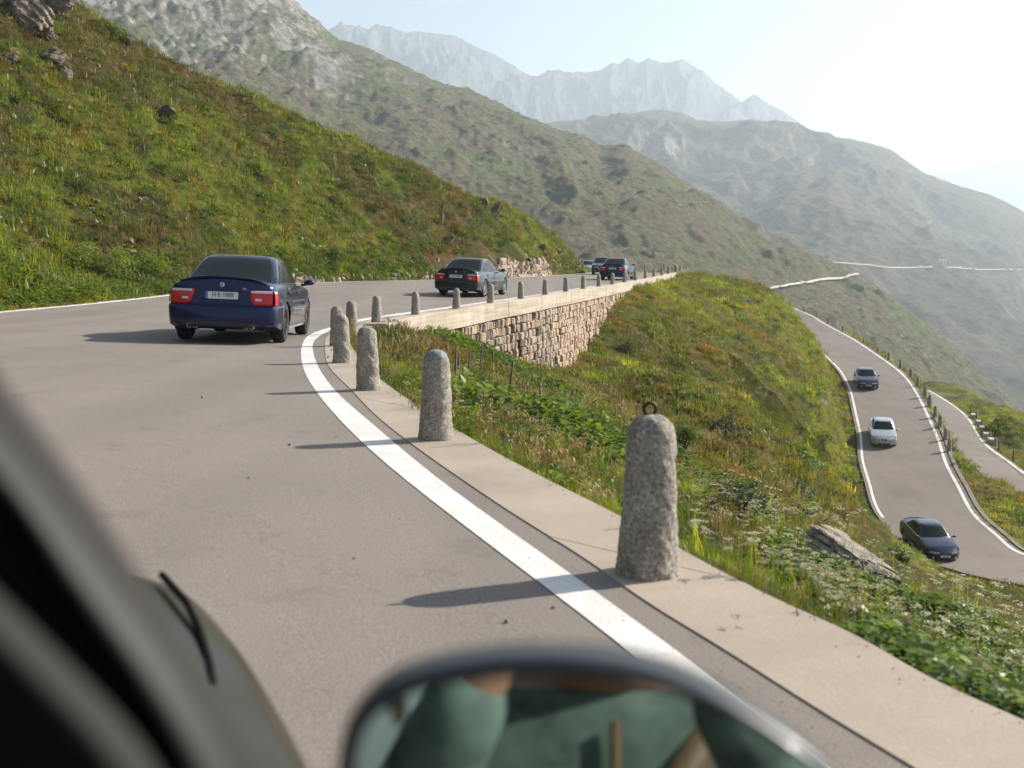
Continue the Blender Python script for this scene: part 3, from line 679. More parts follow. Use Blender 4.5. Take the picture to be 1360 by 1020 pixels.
cH = np.r_[np.linspace(0, 45, 230)[:-1], np.linspace(45, 80, 60)]
HX0 = np.asarray(xL(rY)) - 0.22
HX = HX0[:, None] - cH[None, :]; HYg = np.repeat(rY[:, None], len(cH), 1); HZ = hill_h(HX, HYg).reshape(HX.shape)
o = np_mesh('hillside', np.stack([HX.ravel(), HYg.ravel(), HZ.ravel()], 1), gridfaces(*HX.shape)[:, ::-1], M_GROUND); tag(o, kind='structure')
# base ground under the road so nothing floats
gx = np.linspace(-16, 24, 60); gy = np.linspace(-14, 136, 120); GX2, GY2 = np.meshgrid(gx, gy)
z2 = np.minimum(zroad(GX2, GY2) - 0.35, 10)
inb = (GX2 > xL(GY2) - 3) & (GX2 < np.interp(GY2, _kxy, _kxx) - 0.0)
GX2c = np.clip(GX2, xL(GY2) - 1.5, np.interp(GY2, _kxy, _kxx) + 0.02)
z2 = zroad(GX2c, GY2) - 0.3
o = np_mesh('ground', np.stack([GX2c.ravel(), GY2.ravel(), z2.ravel()], 1), gridfaces(*GX2.shape), M_GROUND); tag(o, kind='structure')

# ------------------------------------------------------------------ mountains
def mount(name, ridge, Dr, base, Db, cols, rws, noisef, matl, back=0.35):
    xs = np.linspace(ridge[0][0], ridge[-1][0], cols)
    yr = np.interp(xs, [a for a, b in ridge], [b for a, b in ridge]); yb = np.interp(xs, [a for a, b in base], [b for a, b in base])
    dr = np.interp(xs, [a for a, b in Dr], [b for a, b in Dr]); db = np.interp(xs, [a for a, b in Db], [b for a, b in Db])
    t = np.linspace(0, 1, rws)[:, None]
    kx_ = np.exp(-0.5 * (np.arange(-60, 61) / 24.0) ** 2); kx_ /= kx_.sum(); ysm = np.convolve(np.r_[np.full(60, yr[0]), yr, np.full(60, yr[-1])], kx_, 'valid')
    py = yb[None] + (ysm - yb)[None] * t + (yr - ysm)[None] * t ** 7; D = db[None] * (dr / db)[None] ** t
    a = (xs - 680)[None] / F; b = (510 - py) / F; den = _c + b * _s
    X = a / den * D; Y = D + 0 * X; Z = (-_s + b * _c) / den * D + CAMZ
    nz = noisef(X, Y, t, xs[None] + 0 * X); Z = Z + nz
    # back side falls away behind the crest
    tb = np.linspace(0.06, 1, 10)[:, None]
    Yb = Y[-1][None] * (1 + back * tb); Xb = X[-1][None] * (1 + back * tb); Zb = Z[-1][None] - tb ** 1.1 * (dr[None] * back * 0.75)
    X = np.r_[X, Xb]; Y = np.r_[Y, Yb]; Z = np.r_[Z, Zb]
    o = np_mesh(name, np.stack([X.ravel(), Y.ravel(), Z.ravel()], 1), gridfaces(*X.shape), matl); tag(o, kind='structure')
    return X, Y, Z, xs
ridgeB = [(-300, -420), (-100, -230), (90, -120), (250, -60), (345, -20), (388, 0), (405, 18), (430, 38), (448, 54), (480, 62), (510, 76), (545, 92), (575, 106), (600, 116), (622, 118), (645, 130), (690, 152), (720, 164), (745, 176), (775, 182), (800, 196), (818, 194), (832, 195), (850, 205), (880, 222), (910, 243), (950, 270), (1000, 301), (1050, 327), (1100, 350), (1137, 364), (1180, 395), (1230, 432), (1280, 474), (1330, 520), (1380, 572), (1480, 690)]
fB = lambda X, Y, t, px: smooth01((1 - t) / 0.16 + 0.12) * (17 * fbm(X / 240, Y / 300, 4, 60, .42) + 5.5 * ridged(X / 100, Y / 160, 4, 66, .5) + 3.0 * fbm(X / 45, Y / 60, 4, 68) + 13 * np.clip(fbm(X / 75, Y / 120, 5, 61) - .28, 0, .5) + 7 * np.clip(fbm(X / 22, Y / 30, 4, 62) - .3, 0, .6)) * (Y / 900) ** 0.8 + .55 * ridged(X / 14, Y / 20, 4, 70) * (Y / 900) * (1 + 2.6 * smooth01((520 - px) / 260)) + 3.2 * np.clip(ridged(X / 26, Y / 40, 5, 75, .62) - 0.8, 0, 2) * smooth01((560 - px) / 260) + 2.2 * np.clip(ridged(X / 11, Y / 15, 3, 76) - 1.0, 0, 1)
B_ = mount('mountain', ridgeB, [(-300, 1100), (390, 1250), (620, 1050), (830, 900), (1137, 800), (1480, 640)],
      [(-300, 300), (600, 420), (900, 470), (1100, 540), (1250, 640), (1480, 800)], [(-300, 330), (600, 300), (1480, 260)], 620, 330, fB, M_MTB)
ridgeC = [(560, 190), (680, 175), (740, 162), (790, 160), (850, 150), (880, 147), (905, 151), (925, 160), (955, 164), (985, 161), (1010, 161), (1035, 164), (1060, 170), (1078, 178), (1105, 182), (1130, 185), (1160, 193), (1182, 199), (1205, 215), (1225, 228), (1250, 240), (1280, 250), (1310, 258), (1335, 268), (1360, 282), (1420, 310), (1560, 370)]
fC = lambda X, Y, t, px: smooth01((1 - t) / 0.12 + 0.1) * (70 * fbm(X / 700, Y / 900, 4, 80, .42) + 34 * ridged(X / 260, Y / 360, 4, 84, .5) + 10 * fbm(X / 120, Y / 170, 4, 86) + 70 * np.clip(fbm(X / 240, Y / 330, 5, 81) - .28, 0, .5)) * (Y / 2600) + 1.5 * ridged(X / 60, Y / 70, 4, 88) * (Y / 2600)
C_ = mount('mountain', ridgeC, [(560, 3000), (880, 2900), (1560, 2500)], [(560, 480), (1100, 430), (1250, 560), (1560, 760)], [(560, 1500), (1100, 1100), (1560, 700)], 560, 300, fC, M_MTC)
ridgeD = [(300, 70), (380, 50), (440, 38), (452, 32), (470, 36), (490, 40), (500, 31), (520, 37), (540, 44), (555, 41), (580, 45), (600, 46), (620, 54), (640, 66), (655, 71), (670, 80), (690, 92), (705, 101), (715, 102), (728, 96), (745, 99), (765, 97), (785, 95), (800, 92), (810, 84), (822, 84), (835, 74), (848, 83), (862, 75), (878, 82), (892, 83), (906, 79), (920, 88), (935, 98), (950, 110), (968, 122), (985, 136), (1002, 125), (1012, 131), (1022, 138), (1040, 146), (1055, 158), (1070, 170), (1110, 190), (1200, 230), (1300, 260)]
fD = lambda X, Y, t, px: smooth01((1 - t) / 0.08 + 0.2) * (46 * ridged(px / 70 + t * 1.6, t * 3.2 - px / 150, 5, 90, 0.5) + 60 * fbm(px / 130, t * 3, 4, 94) - 46) + 6 * (np.abs(gnoise(px / 6.3 + 3, t * 12, 97)) + 0.35 * gnoise(px / 2.9, t * 20, 98))
D_ = mount('mountain', ridgeD, [(300, 4600), (700, 5000), (1300, 5200)], [(300, 330), (1300, 330)], [(300, 3300), (1300, 3300)], 700, 160, fD, M_MTD)
ridgeE = [(1050, 260), (1150, 240), (1220, 236), (1290, 224), (1330, 215), (1352, 206), (1375, 200), (1420, 196), (1500, 215), (1600, 240)]
E_ = mount('mountain', ridgeE, [(1050, 10000), (1600, 10000)], [(1050, 340), (1600, 340)], [(1050, 7500), (1600, 7500)], 200, 60, lambda X, Y, t, px: 40 * ridged(X / 500, Y / 900, 5, 99) * smooth01((1 - t) / .1 + .2), M_MTD)
# valley floor and land out to the horizon, far below
V = [(-9000, -3000, -420), (9000, -3000, -420), (9000, 8800, -420), (-9000, 8800, -420)]
o = np_mesh('valley_floor', V, [(0, 1, 2, 3)], M_MTC); tag(o, kind='structure')
# gravel road cut across the near mountain, and the far valley road
def surf_pt(Sf, px, py, lift):
    X, Y, Z, xs = Sf; j = int(np.clip(np.searchsorted(xs, px) - 1, 0, len(xs) - 2)); f = (px - xs[j]) / (xs[j + 1] - xs[j]); out = []
    for jj in (j, j + 1):
        c = np.stack([X[:-10, jj], Y[:-10, jj], Z[:-10, jj]], 1); yy = np.array([proj(q)[1] for q in c]); k = np.where((yy[:-1] - py) * (yy[1:] - py) <= 0)[0]
        k = k[0] if len(k) else int(np.argmin(abs(yy[:-1] - py))); u = np.clip((py - yy[k]) / (yy[k + 1] - yy[k] + 1e-9), 0, 1); out.append(c[k] + (c[k + 1] - c[k]) * u)
    q = out[0] * (1 - f) + out[1] * f; q[2] += lift; return q
def surf_strip(Sf, pxs, name, dy, matl, lift):
    path = spline(pxs, 90); rows = []
    T_ = np.array([surf_pt(Sf, x, y, lift) for x, y in path]); B_2 = np.array([surf_pt(Sf, x, y + dy * (.75 + .5 * abs(math.sin(x * .31))), lift) for x, y in path])
    for A_ in (T_, B_2):      # ease out single-sample jumps where the ground rolls away
        for c in range(1, 3): A_[:, c] = np.convolve(np.r_[np.full(4, A_[0, c]), A_[:, c], np.full(4, A_[-1, c])], np.ones(9) / 9, 'valid')
    mm = MB(); mm.grid([[a_, b_] for a_, b_ in zip(T_, B_2)]); return mm.build(name, matl, fix=False)
M_GRAVEL = simple('pale_gravel', (0.42, 0.37, 0.32), 0.95, var=0.25, vscale=0.4)
o = surf_strip(B_, [(1022, 386), (1045, 381), (1075, 376), (1100, 372), (1118, 371), (1136, 365)], 'gravel_road', 2.6, M_GRAVEL, 1.6); tag(o, kind='structure')
o = surf_strip(C_, [(1090, 352), (1150, 356), (1200, 360), (1240, 358), (1290, 361), (1350, 361), (1400, 362)], 'valley_road', 1.1, M_GRAVEL, 5.0); tag(o, kind='structure')

# ------------------------------------------------------------------ haze
def haze():
    x0, x1, y0, y1, z0, z1 = -9500, 9500, -3500, 11500, -1600, 1330
    m = MB(); m.box(((x0 + x1) / 2, (y0 + y1) / 2, (z0 + z1) / 2), (x1 - x0, y1 - y0, z1 - z0))
    mt = bpy.data.materials.new('haze'); mt.use_nodes = True; nt = mt.node_tree
    nt.nodes.remove(nt.nodes['Principled BSDF']); v = nt.nodes.new('ShaderNodeVolumePrincipled')
    v.inputs['Color'].default_value = (0.745, 0.865, 0.965, 1); v.inputs['Density'].default_value = HAZE_D; v.inputs['Anisotropy'].default_value = HAZE_G
    nt.links.new(v.outputs[0], nt.nodes['Material Output'].inputs['Volume'])
    o = m.build('haze', mt, smooth=False); tag(o, kind='stuff', label='pale blue summer haze filling the valley'); return o
HAZE_D, HAZE_G = 0.00020, 0.3
haze()

# ------------------------------------------------------------------ granite bollards
def noise3(v, s, seed):      # cheap smooth noise on points (n,3)
    return fbm(v[:, 0] * s + v[:, 2] * s * 0.63 + seed, v[:, 1] * s - v[:, 2] * s * 0.71 + seed * 1.7, 4, seed)
def bollard_mesh(seed, nz=70, na=64, amp=1.0, h=0.64, rb=0.131, rt=0.098):
    r = random.Random(seed); dome = rt * 0.95
    hs = np.r_[np.linspace(-0.06, h - dome, int(nz * .7))[:-1], h - dome + dome * np.sin(np.linspace(0, np.pi / 2 * .985, int(nz * .3)))]
    V = []
    for z in hs:
        if z <= h - dome: t = max(0, z) / (h - dome); rad = rb + (rt - rb) * (t ** 0.75)
        else: rad = rt * math.sqrt(max(0.0, 1 - ((z - h + dome) / dome) ** 2)) ** 0.9
        for k in range(na):
            a = 2 * math.pi * k / na; V.append((math.cos(a), math.sin(a), z, rad))
    V = np.array(V); p = np.c_[V[:, 0] * 0.12, V[:, 1] * 0.12, V[:, 2]]
    d = amp * (0.007 * noise3(p, 9, seed) + 0.0035 * noise3(p, 32, seed + 7) + 0.0016 * noise3(p, 90, seed + 9))
    # a few flat chisel faces and chips
    rad = V[:, 3] + d * np.clip(V[:, 3] / rt, .3, 1)
    xyz = np.c_[V[:, 0] * rad, V[:, 1] * rad, V[:, 2] + 0.3 * d * (V[:, 2] > h - dome)]
    for _ in range(5):
        a = r.uniform(0, 6.28); zc = r.uniform(.1, h); n = np.array([math.cos(a), math.sin(a), r.uniform(.1, .9)]); n /= np.linalg.norm(n)
        q = xyz @ n; lim = np.quantile(q, 0.995) - r.uniform(0.002, 0.008) * amp; ex = np.clip(q - lim, 0, None); xyz = xyz - np.outer(ex * .85, n)
    F_ = []
    nr = len(hs)
    for i in range(nr - 1):
        for k in range(na): F_.append((i * na + k, i * na + (k + 1) % na, (i + 1) * na + (k + 1) % na, (i + 1) * na + k))
    me = bpy.data.meshes.new('bollard'); me.from_pydata([tuple(map(float, v)) for v in xyz], [], F_ + [tuple(range((nr - 1) * na, nr * na))]); me.update()
    me.polygons.foreach_set('use_smooth', [True] * len(me.polygons)); me.materials.append(M_GRAN); return me
BMD = [bollard_mesh(3 + k, 110, 90, .95) for k in range(4)] + [bollard_mesh(20 + k, 44, 40, 1.0) for k in range(4)]
BML = [bollard_mesh(40 + k, 16, 14, 1.0) for k in range(3)]
ORD = ['', 'first', 'second', 'third', 'fourth', 'fifth', 'sixth', 'seventh', 'eighth', 'ninth', 'tenth', 'eleventh', 'twelfth', 'thirteenth', 'fourteenth', 'fifteenth', 'sixteenth', 'seventeenth', 'eighteenth', 'nineteenth', 'twentieth', 'twenty-first', 'twenty-second', 'twenty-third', 'twenty-fourth', 'twenty-fifth', 'twenty-sixth']
near_lab = ['largest speckled granite bollard in front with an iron ring on its head',
            'tall granite bollard with a bluish rounded top, second nearest to the camera on the kerb',
            'third nearest granite bollard on the kerb, with a small dark hole near its top',
            'fourth nearest granite bollard, partly covering the one behind it at the tip of the bend',
            'granite bollard at the tip of the bend, furthest left and half hidden',
            'granite bollard just past the tip of the bend, beside the grass edge',
            'granite bollard where the kerb meets the concrete wall top, beside dry grass stalks']
for i, (p, (bx, by, bt)) in enumerate(zip(BP, BOLL)):
    me = BMD[i] if i < 7 else BML[i % 3]
    o = link('stone_bollard', me)
    top = P(bx, bt, p[1]); hgt = top[2] - p[2]; s = hgt / 0.64
    if i > 6: s = 0.5 * (s + 1.02)
    s = float(np.clip(s, 0.86, 1.12))
    o.location = (p[0], p[1], p[2] + (0.01 if i < 7 else 0.015)); o.scale = (s, s, s)
    o.rotation_euler = (R(rr.uniform(-1, 1)), R(rr.uniform(-1.2, 1.2)), rr.uniform(0, 6.28))
    if i == 0: o.rotation_euler = (0, R(1.2), 0.4)
    lab = near_lab[i] if i < 7 else ORD[i - 6] + ' grey bollard from the left on the concrete wall top'
    tag(o, lab, 'bollard', 'granite bollards along the upper road')
    if i == 1: me.materials.clear(); me.materials.append(M_GRANB)
    if i == 0:
        mm = MB(); n = 28; ring = [(0.027 * math.cos(2 * math.pi * k / n), 0, 0.027 * math.sin(2 * math.pi * k / n)) for k in range(n)]
        rows = []
        for k in range(n):
            a = 2 * math.pi * k / n; c = Vector((math.cos(a), 0, math.sin(a)))
            rows.append([c * (0.026 + 0.0080 * math.cos(2 * math.pi * j / 10)) + Vector((0, 0.0080 * math.sin(2 * math.pi * j / 10), 0)) for j in range(10)])
        rows.append(rows[0]); mm.grid(rows, close=True)
        rg = mm.build('iron_ring', M_IRON, o); rg.location = (-0.012, 0, 0.64 + 0.020); rg.rotation_euler = (0, -R(1.2), R(12) - .4)
        mm = MB(); mm.tube([(-0.012, 0, 0.60), (-0.012, 0, 0.642)], 0.009, 10); mm.build('ring_shank', M_IRON, o)
# bollards on the far side of the hairpin
for k, (bx, by, bt, Y) in enumerate([(856, 356.3, 350, 133), (870, 357, 350, 134), (882, 357.5, 349.3, 134), (897, 358.5, 350.2, 135), (903.5, 359, 351.5, 137), ]):
    p = P(bx, by, Y); s = (P(bx, bt, Y)[2] - p[2]) / 0.64
    o = link('stone_bollard', BML[k % 3]); o.location = p - np.array([0, 0, .03]); s = float(np.clip(s, .85, 1.15)); o.scale = (s, s, s)
    tag(o, ORD[k + 1] + ' tiny dark bollard from the left on the far rim of the hairpin', 'bollard', 'granite bollards round the far hairpin')
ML = [(956, 371, 364), (976.8, 377, 369.6), (993.6, 383.3, 375.3), (1012, 389.5, 382.6), (1032, 399, 392), (1049, 409, 401), (1065, 414, 408), (1081, 420.5, 414.5), (1095.6, 428, 422), (1114.5, 439, 432), (1129, 447, 440.5), (1142, 455, 448), (1160.6, 466, 459), (1175, 477, 470), (1189, 488, 479), (1203, 500.5, 491), (1213.5, 511, 502), (1221.5, 526.5, 514), (1227, 540, 528), (1234, 554.4, 542.6), (1240.5, 568, 555), (1247, 584, 571.5), (1253.5, 598.5, 585)]
midpx = np.array([proj(q)[0] for q in mid]); 
for k, (bx, by, bt) in enumerate(ML):
    lo = [i for i in range(40, 400)]
    pr = np.array([proj(mid[i]) for i in lo]); i = lo[int(np.argmin((pr[:, 0] - bx) ** 2 + (pr[:, 1] - by) ** 2))]
    t = mid[i + 1] - mid[i - 1]; nrm = np.array([-t[1], t[0], 0]) / np.linalg.norm(t[:2])
    p = mid[i] + nrm * 0.46
    s = (1.22 if k > 12 else 1.0) * float(np.clip((P(bx, bt, p[1])[2] - P(bx, by, p[1])[2]) / 0.64, 0.95, 1.3))
    o = link('stone_bollard', BML[k % 3]); o.location = p + np.array([0, 0, .05]); o.scale = (s, s, s)
    tag(o, (ORD[k + 1] + ' small dark bollard from the left along the ridge past the hairpin') if k < 5 else (ORD[k - 4] + ' dark bollard from the top along the outer edge of the lower road'), 'bollard', 'bollards along the lower road')
M_PALEBLOCK = concrete('pale_block', (0.42, 0.36, 0.30))
TL = [(1283, 545), (1290, 553), (1297, 562), (1302.5, 570.5), (1306.5, 579.5), (1310.5, 589)]
for k, (bx, by) in enumerate(TL):
    pr = np.array([proj(q) for q in third]); i = int(np.argmin((pr[:, 0] - bx) ** 2 + (pr[:, 1] - by) ** 2)); i = min(max(i, 1), 198)
    t = third[i + 1] - third[i - 1]; nrm = np.array([-t[1], t[0], 0]) / np.linalg.norm(t[:2])
    p = third[i] - nrm * 0.9
    o = link('stone_bollard', BML[k % 3]); o.location = p + np.array([0, 0, -.05]); o.scale = (1.25, 1.25, 1.25)
    tag(o, ORD[k + 1] + ' bollard from the top beside the pale blocks on the lowest road', 'bollard', 'bollards along the lowest road')
    if k > 0:
        mm = MB(); bm_ = bmesh.new(); bmesh.ops.create_cube(bm_, size=1); bmesh.ops.bevel(bm_, geom=list(bm_.edges), offset=.08, segments=1, affect='EDGES')
        me = bpy.data.meshes.new('block'); bm_.to_mesh(me); bm_.free(); me.materials.append(M_PALEBLOCK)
        b = link('concrete_block', me); q = p + t / np.linalg.norm(t) * 1.3 + nrm * .2; b.location = q + np.array([0, 0, .18]); b.scale = (1.5, .7, .55); b.rotation_euler = (0, 0, math.atan2(t[1], t[0]))
        tag(b, ORD[k] + ' pale concrete block from the top along the edge of the lowest road', 'block', 'pale concrete blocks on the lowest road')
# steel rail at the bottom right
rail = empty('guard_rail'); tag(rail, 'thin dark metal rail on posts at the right edge of the lowest road', 'guard rail')
prs = np.array([proj(q) for q in third]); rpts = []
for k, (bx, by) in enumerate([(1318, 598.5), (1337, 612.5), (1362, 628), (1392, 646)]):
    i = int(np.argmin((prs[:, 0] - bx) ** 2 + (prs[:, 1] - by) ** 2)); i = min(max(i, 1), 198); t = third[i + 1] - third[i - 1]; nrm = np.array([-t[1], t[0], 0]) / np.linalg.norm(t[:2])
    p = third[i] - nrm * .5; rpts.append(p + np.array([0, 0, .80]))
    mm = MB(); mm.tube([(0, 0, -.1), (0, 0, .95)], .07, 8); q = mm.build('post', M_WOODPOST, rail); q.location = p
mm = MB(); mm.tube(rpts, .028, 6); mm.build('rail', M_IRON, rail)
# dark kerb and marker post on the lower road
rows = []
for i in range(285, 400):
    a = offset(mid, 0.36)[i]; b = offset(mid, 0.62)[i]; z = a[2]
    rows.append([(a[0], a[1], z - .1), (a[0], a[1], z + .06), (b[0], b[1], z + .06), (b[0], b[1], z - 1.2)])
mm = MB(); mm.grid(rows); o = mm.build('kerb', concrete('old_kerb', (0.20, 0.175, 0.15)), smooth=False); tag(o, 'weathered dark kerb stone strip outside the white line of the lower road bend', 'kerb')
# concrete drain strip on the inside of the lower road
for i0 in (250, 262, 275, 288, 300):
    pass

# ------------------------------------------------------------------ rocks
def rock_mesh(seed, sub=4, cuts=14, nz=0.05, strata=0.0, matl=None):
    r = random.Random(seed); bm = bmesh.new(); bmesh.ops.create_icosphere(bm, subdivisions=sub, radius=1.0)
    V = np.array([v.co[:] for v in bm.verts])
    for _ in range(cuts):
        n = np.array([r.gauss(0, 1), r.gauss(0, 1), r.gauss(0, .7)]); n /= np.linalg.norm(n); lim = r.uniform(.38, .74)
        q = V @ n; V = V - np.outer(np.clip(q - lim, 0, None), n)
    V = V * (1 + nz * noise3(V, 2.5, seed)[:, None] + nz * .5 * noise3(V, 8, seed + 3)[:, None])
    if strata:
        ax = np.array([0.25, 0.35, 0.9]); ax /= np.linalg.norm(ax); q = V @ ax + 0.06 * noise3(V, 1.6, seed + 5)
        saw = (q * 5.5) % 1.0; V[:, :2] *= (1 - strata * (saw[:, None] ** 2)); V[:, 2] += -strata * .25 * saw
        q2 = V[:, 0] * 1.2 + V[:, 2] * .6 + 0.12 * noise3(V, 2.2, seed + 8); crack = np.exp(-((q2 * 3.1) % 1.0 - .5) ** 2 / .002); V *= (1 - .07 * crack[:, None])
    for v, c in zip(bm.verts, V): v.co = c
    me = bpy.data.meshes.new('rock'); bm.to_mesh(me); bm.free(); me.materials.append(matl or M_ROCK)
    me.polygons.foreach_set('use_smooth', [True] * len(me.polygons))
    try: me.set_sharp_from_angle(angle=R(28))
    except Exception: pass
    return me
RK = [rock_mesh(200 + k, 4, 16, 0.05) for k in range(6)]
M_DROCK = stone('dark_rock', [(0.3, (0.03, 0.026, 0.022)), (0.45, (0.10, 0.085, 0.068)), (0.6, (0.21, 0.18, 0.145)), (0.75, (0.36, 0.32, 0.27))], 3, 0.2, 1.0, 0.06)
def put_rock(px, py, Y, size, rot, name='rock', me=None, label=None, group=None, sink=0.0, surf=None):
    p = P(px, py, Y)
    if surf is not None: p[2] = float(surf(p[0], p[1])[0]) + size[2] * (0.35 - sink)
    o = link(name, me or RK[rr.randrange(6)]); o.location = p; o.scale = size; o.rotation_euler = tuple(R(a) for a in rot)
    tag(o, label, 'rock', group); return o
def surf_hit(px, py, h, y0, y1, n=400):
    """where the view ray through a photo pixel meets a height field"""
    Y = np.linspace(y0, y1, n); d = ray(px, py); hz = h(d[0] * Y, Y); z = d[2] * Y + CAMZ
    k = np.where(z - hz < 0)[0]; k = k[0] if len(k) else n - 1
    return np.array([d[0] * Y[k], Y[k], hz[k]])
big = rock_mesh(31, 6, 12, 0.035, 0.13)
q = surf_hit(1130, 765, lower_h, 4, 60)
print('big rock at', q)
S_ = q[1] / F
o = link('layered_boulder', big); o.location = q + np.array([0, 0.1, 13 * S_]); o.scale = (82 * S_, 62 * S_, 46 * S_); CLEAR = [((q[0] - .1, q[1] - 70 * S_), (66 * S_, 170 * S_))]; o.rotation_euler = (R(12), R(17), R(-14))
tag(o, 'large flat layered grey boulder lying in the flowers below the kerb', 'boulder')
q = surf_hit(1085, 727, lower_h, 4, 60)
o = link('layered_boulder', rock_mesh(37, 5, 12, .04, .12)); S_ = q[1] / F; o.location = q; o.scale = (26 * S_, 22 * S_, 12 * S_); o.rotation_euler = (R(0), R(14), R(-12))
tag(o, 'dark narrow slab of rock at the upper left end of the big layered boulder', 'rock')
q = surf_hit(1238, 806, lower_h, 4, 60); S_ = q[1] / F
o = link('flat_rock', RK[1]); o.location = q + np.array([0, 0, 4 * S_]); o.scale = (15 * S_, 12 * S_, 5 * S_); o.rotation_euler = (0, R(8), .3)
tag(o, 'small pale flat rock showing among white flowers right of the big boulder', 'rock')
for k, (px, py, w, h, lab) in enumerate([(918, 640, 20, 7, 'long pale stone half buried in grass right of the ringed bollard'), (914, 665, 12, 6, 'pale stone in grass just beside the ringed bollard'),
        (1043, 413, 9, 10, 'dark jagged rock standing at the inner edge of the lower road'), (1066, 432, 12, 8, 'pale broken rock ledge above the lower road'), (1084, 440, 10, 12, 'tallest pale block of the broken ledge above the lower road'), (1076, 437, 9, 7, 'small pale block in the middle of the ledge above the lower road'),
        (990, 405, 8, 9, 'small brown rock on the crest of the sunny slope'), (843, 366, 4, 5, 'small stone in grass tuft by the end of the wall')]):
    q = surf_hit(px, py, lower_h, 4, 160 if px < 1040 else 103); S_ = q[1] / F
    o = link('rock', RK[k % 6]); o.location = q + np.array([0, 0, h * .3 * S_]); o.scale = (w * .6 * S_, w * .6 * S_, h * .75 * S_); o.rotation_euler = (R(10 * k), R(12), k * 1.3); tag(o, lab, 'rock')
for k, (px, py, w, h, rot, lab) in enumerate([(38, 22, 46, 40, (10, 30, 20), 'big dark angular rock jutting out at the top left corner of the hill'), (72, 6, 22, 22, (0, 40, 60), 'pale upright rock on the crest near the top left corner'),
        (60, 45, 16, 20, (20, 10, 30), 'pale rock face below the dark rock at the top left'), (66, 78, 26, 12, (0, -35, 10), 'grey rock slab halfway down the rocky outcrop at the top left'), (82, 100, 22, 13, (10, 25, 50), 'reddish grey rock with dry grass below the top left outcrop'),
        (10, 82, 14, 10, (0, 30, 0), 'pale rock at the left picture edge on the hill'), (170, 57, 15, 8, (0, 10, 10), 'dark flat rock on the skyline of the hill'),
        (224, 153, 17, 9, (0, 15, 30), 'dark rock with a pale lower face alone in the middle of the hill grass'), (18, 157, 8, 4, (0, 20, 0), 'small pale flat stone high on the left of the hill'),
        (123, 285, 7, 4, (0, 0, 40), 'small pale pink stone on the hill above the blue saloon'), (174, 321, 6, 4, (10, 0, 0), 'small whitish stone in a bare patch low on the hill'),
        (643, 272, 14, 12, (0, 20, 10), 'pale rock outcrop on the hill above the dry stone wall'), (657, 280, 10, 14, (20, 10, 80), 'dark leaning rock beside the pale outcrop above the dry stone wall'), (722, 330, 9, 9, (10, 0, 0), 'pale rock in the bank right of the dry stone wall'), (742, 334, 8, 8, (0, 40, 30), 'reddish rock in the bank beyond the dry stone wall'),
        (752, 350, 6, 4, (0, 0, 0), 'dark rock near the end of the hill above the road'), (740, 359, 6, 4, (0, 0, 0), 'white stone at the foot of the bank near the road'),
        (586, 292, 7, 14, (0, 0, 20), 'dark crevice rock in the bank above the black saloon'), (596, 322, 12, 10, (0, 10, 20), 'broken reddish rock low in the bank above the black saloon'), (190, 200, 6, 10, (10, 10, 0), 'thin dark rock edge in the middle of the hill')]):
    q = surf_hit(px, py + h * .3, hill_h, 28, 130); S_ = q[1] / F
    o = link('rock', rock_mesh(300 + k, 5 if k < 6 else 4, 22, .035, .10, M_DROCK if k not in (8, 9, 10, 16) else M_ROCK)); o.location = q + np.array([0, 0, h * .25 * S_]); gk = 1.35 if k < 6 else 1.0; o.scale = (w * S_ * .95 * gk, w * S_ * .9 * gk, h * S_ * gk); o.rotation_euler = tuple(R(a) for a in rot); tag(o, lab, 'rock')
# loose stones at the hill foot and in the bare patches
pts = []
mm = MB(); rs = random.Random(9)
for k in range(420):
    if k < 260: px, py = rs.uniform(380, 780), None; 
    else: px, py = rs.uniform(0, 760), rs.uniform(20, 380)
    if py is None: py = np.interp(px, [380, 570, 690, 780], [380, 374, 363, 357]) - abs(rs.gauss(0, 5))
    q = surf_hit(px, py, hill_h, 20, 125, 200)
    if q[1] > 118: continue
    s = rs.uniform(.05, .15) * (1.4 if k < 260 else .8)
    me = SM[rs.randrange(14)]; M4 = Matrix.Translation(q + np.array([0, 0, s * .3])) @ Euler((rs.random() * 6, rs.random() * 6, rs.random() * 6)).to_matrix().to_4x4() @ Matrix.Diagonal((s * 1.8, s * 1.3, s, 1))
    mm.add([M4 @ v.co for v in me.vertices], [tuple(f.vertices) for f in me.polygons])
o = mm.build('loose_stones', M_WSTONE, smooth=False, fix=False); tag(o, kind='stuff', label='small pale stones scattered over the hill and its foot')
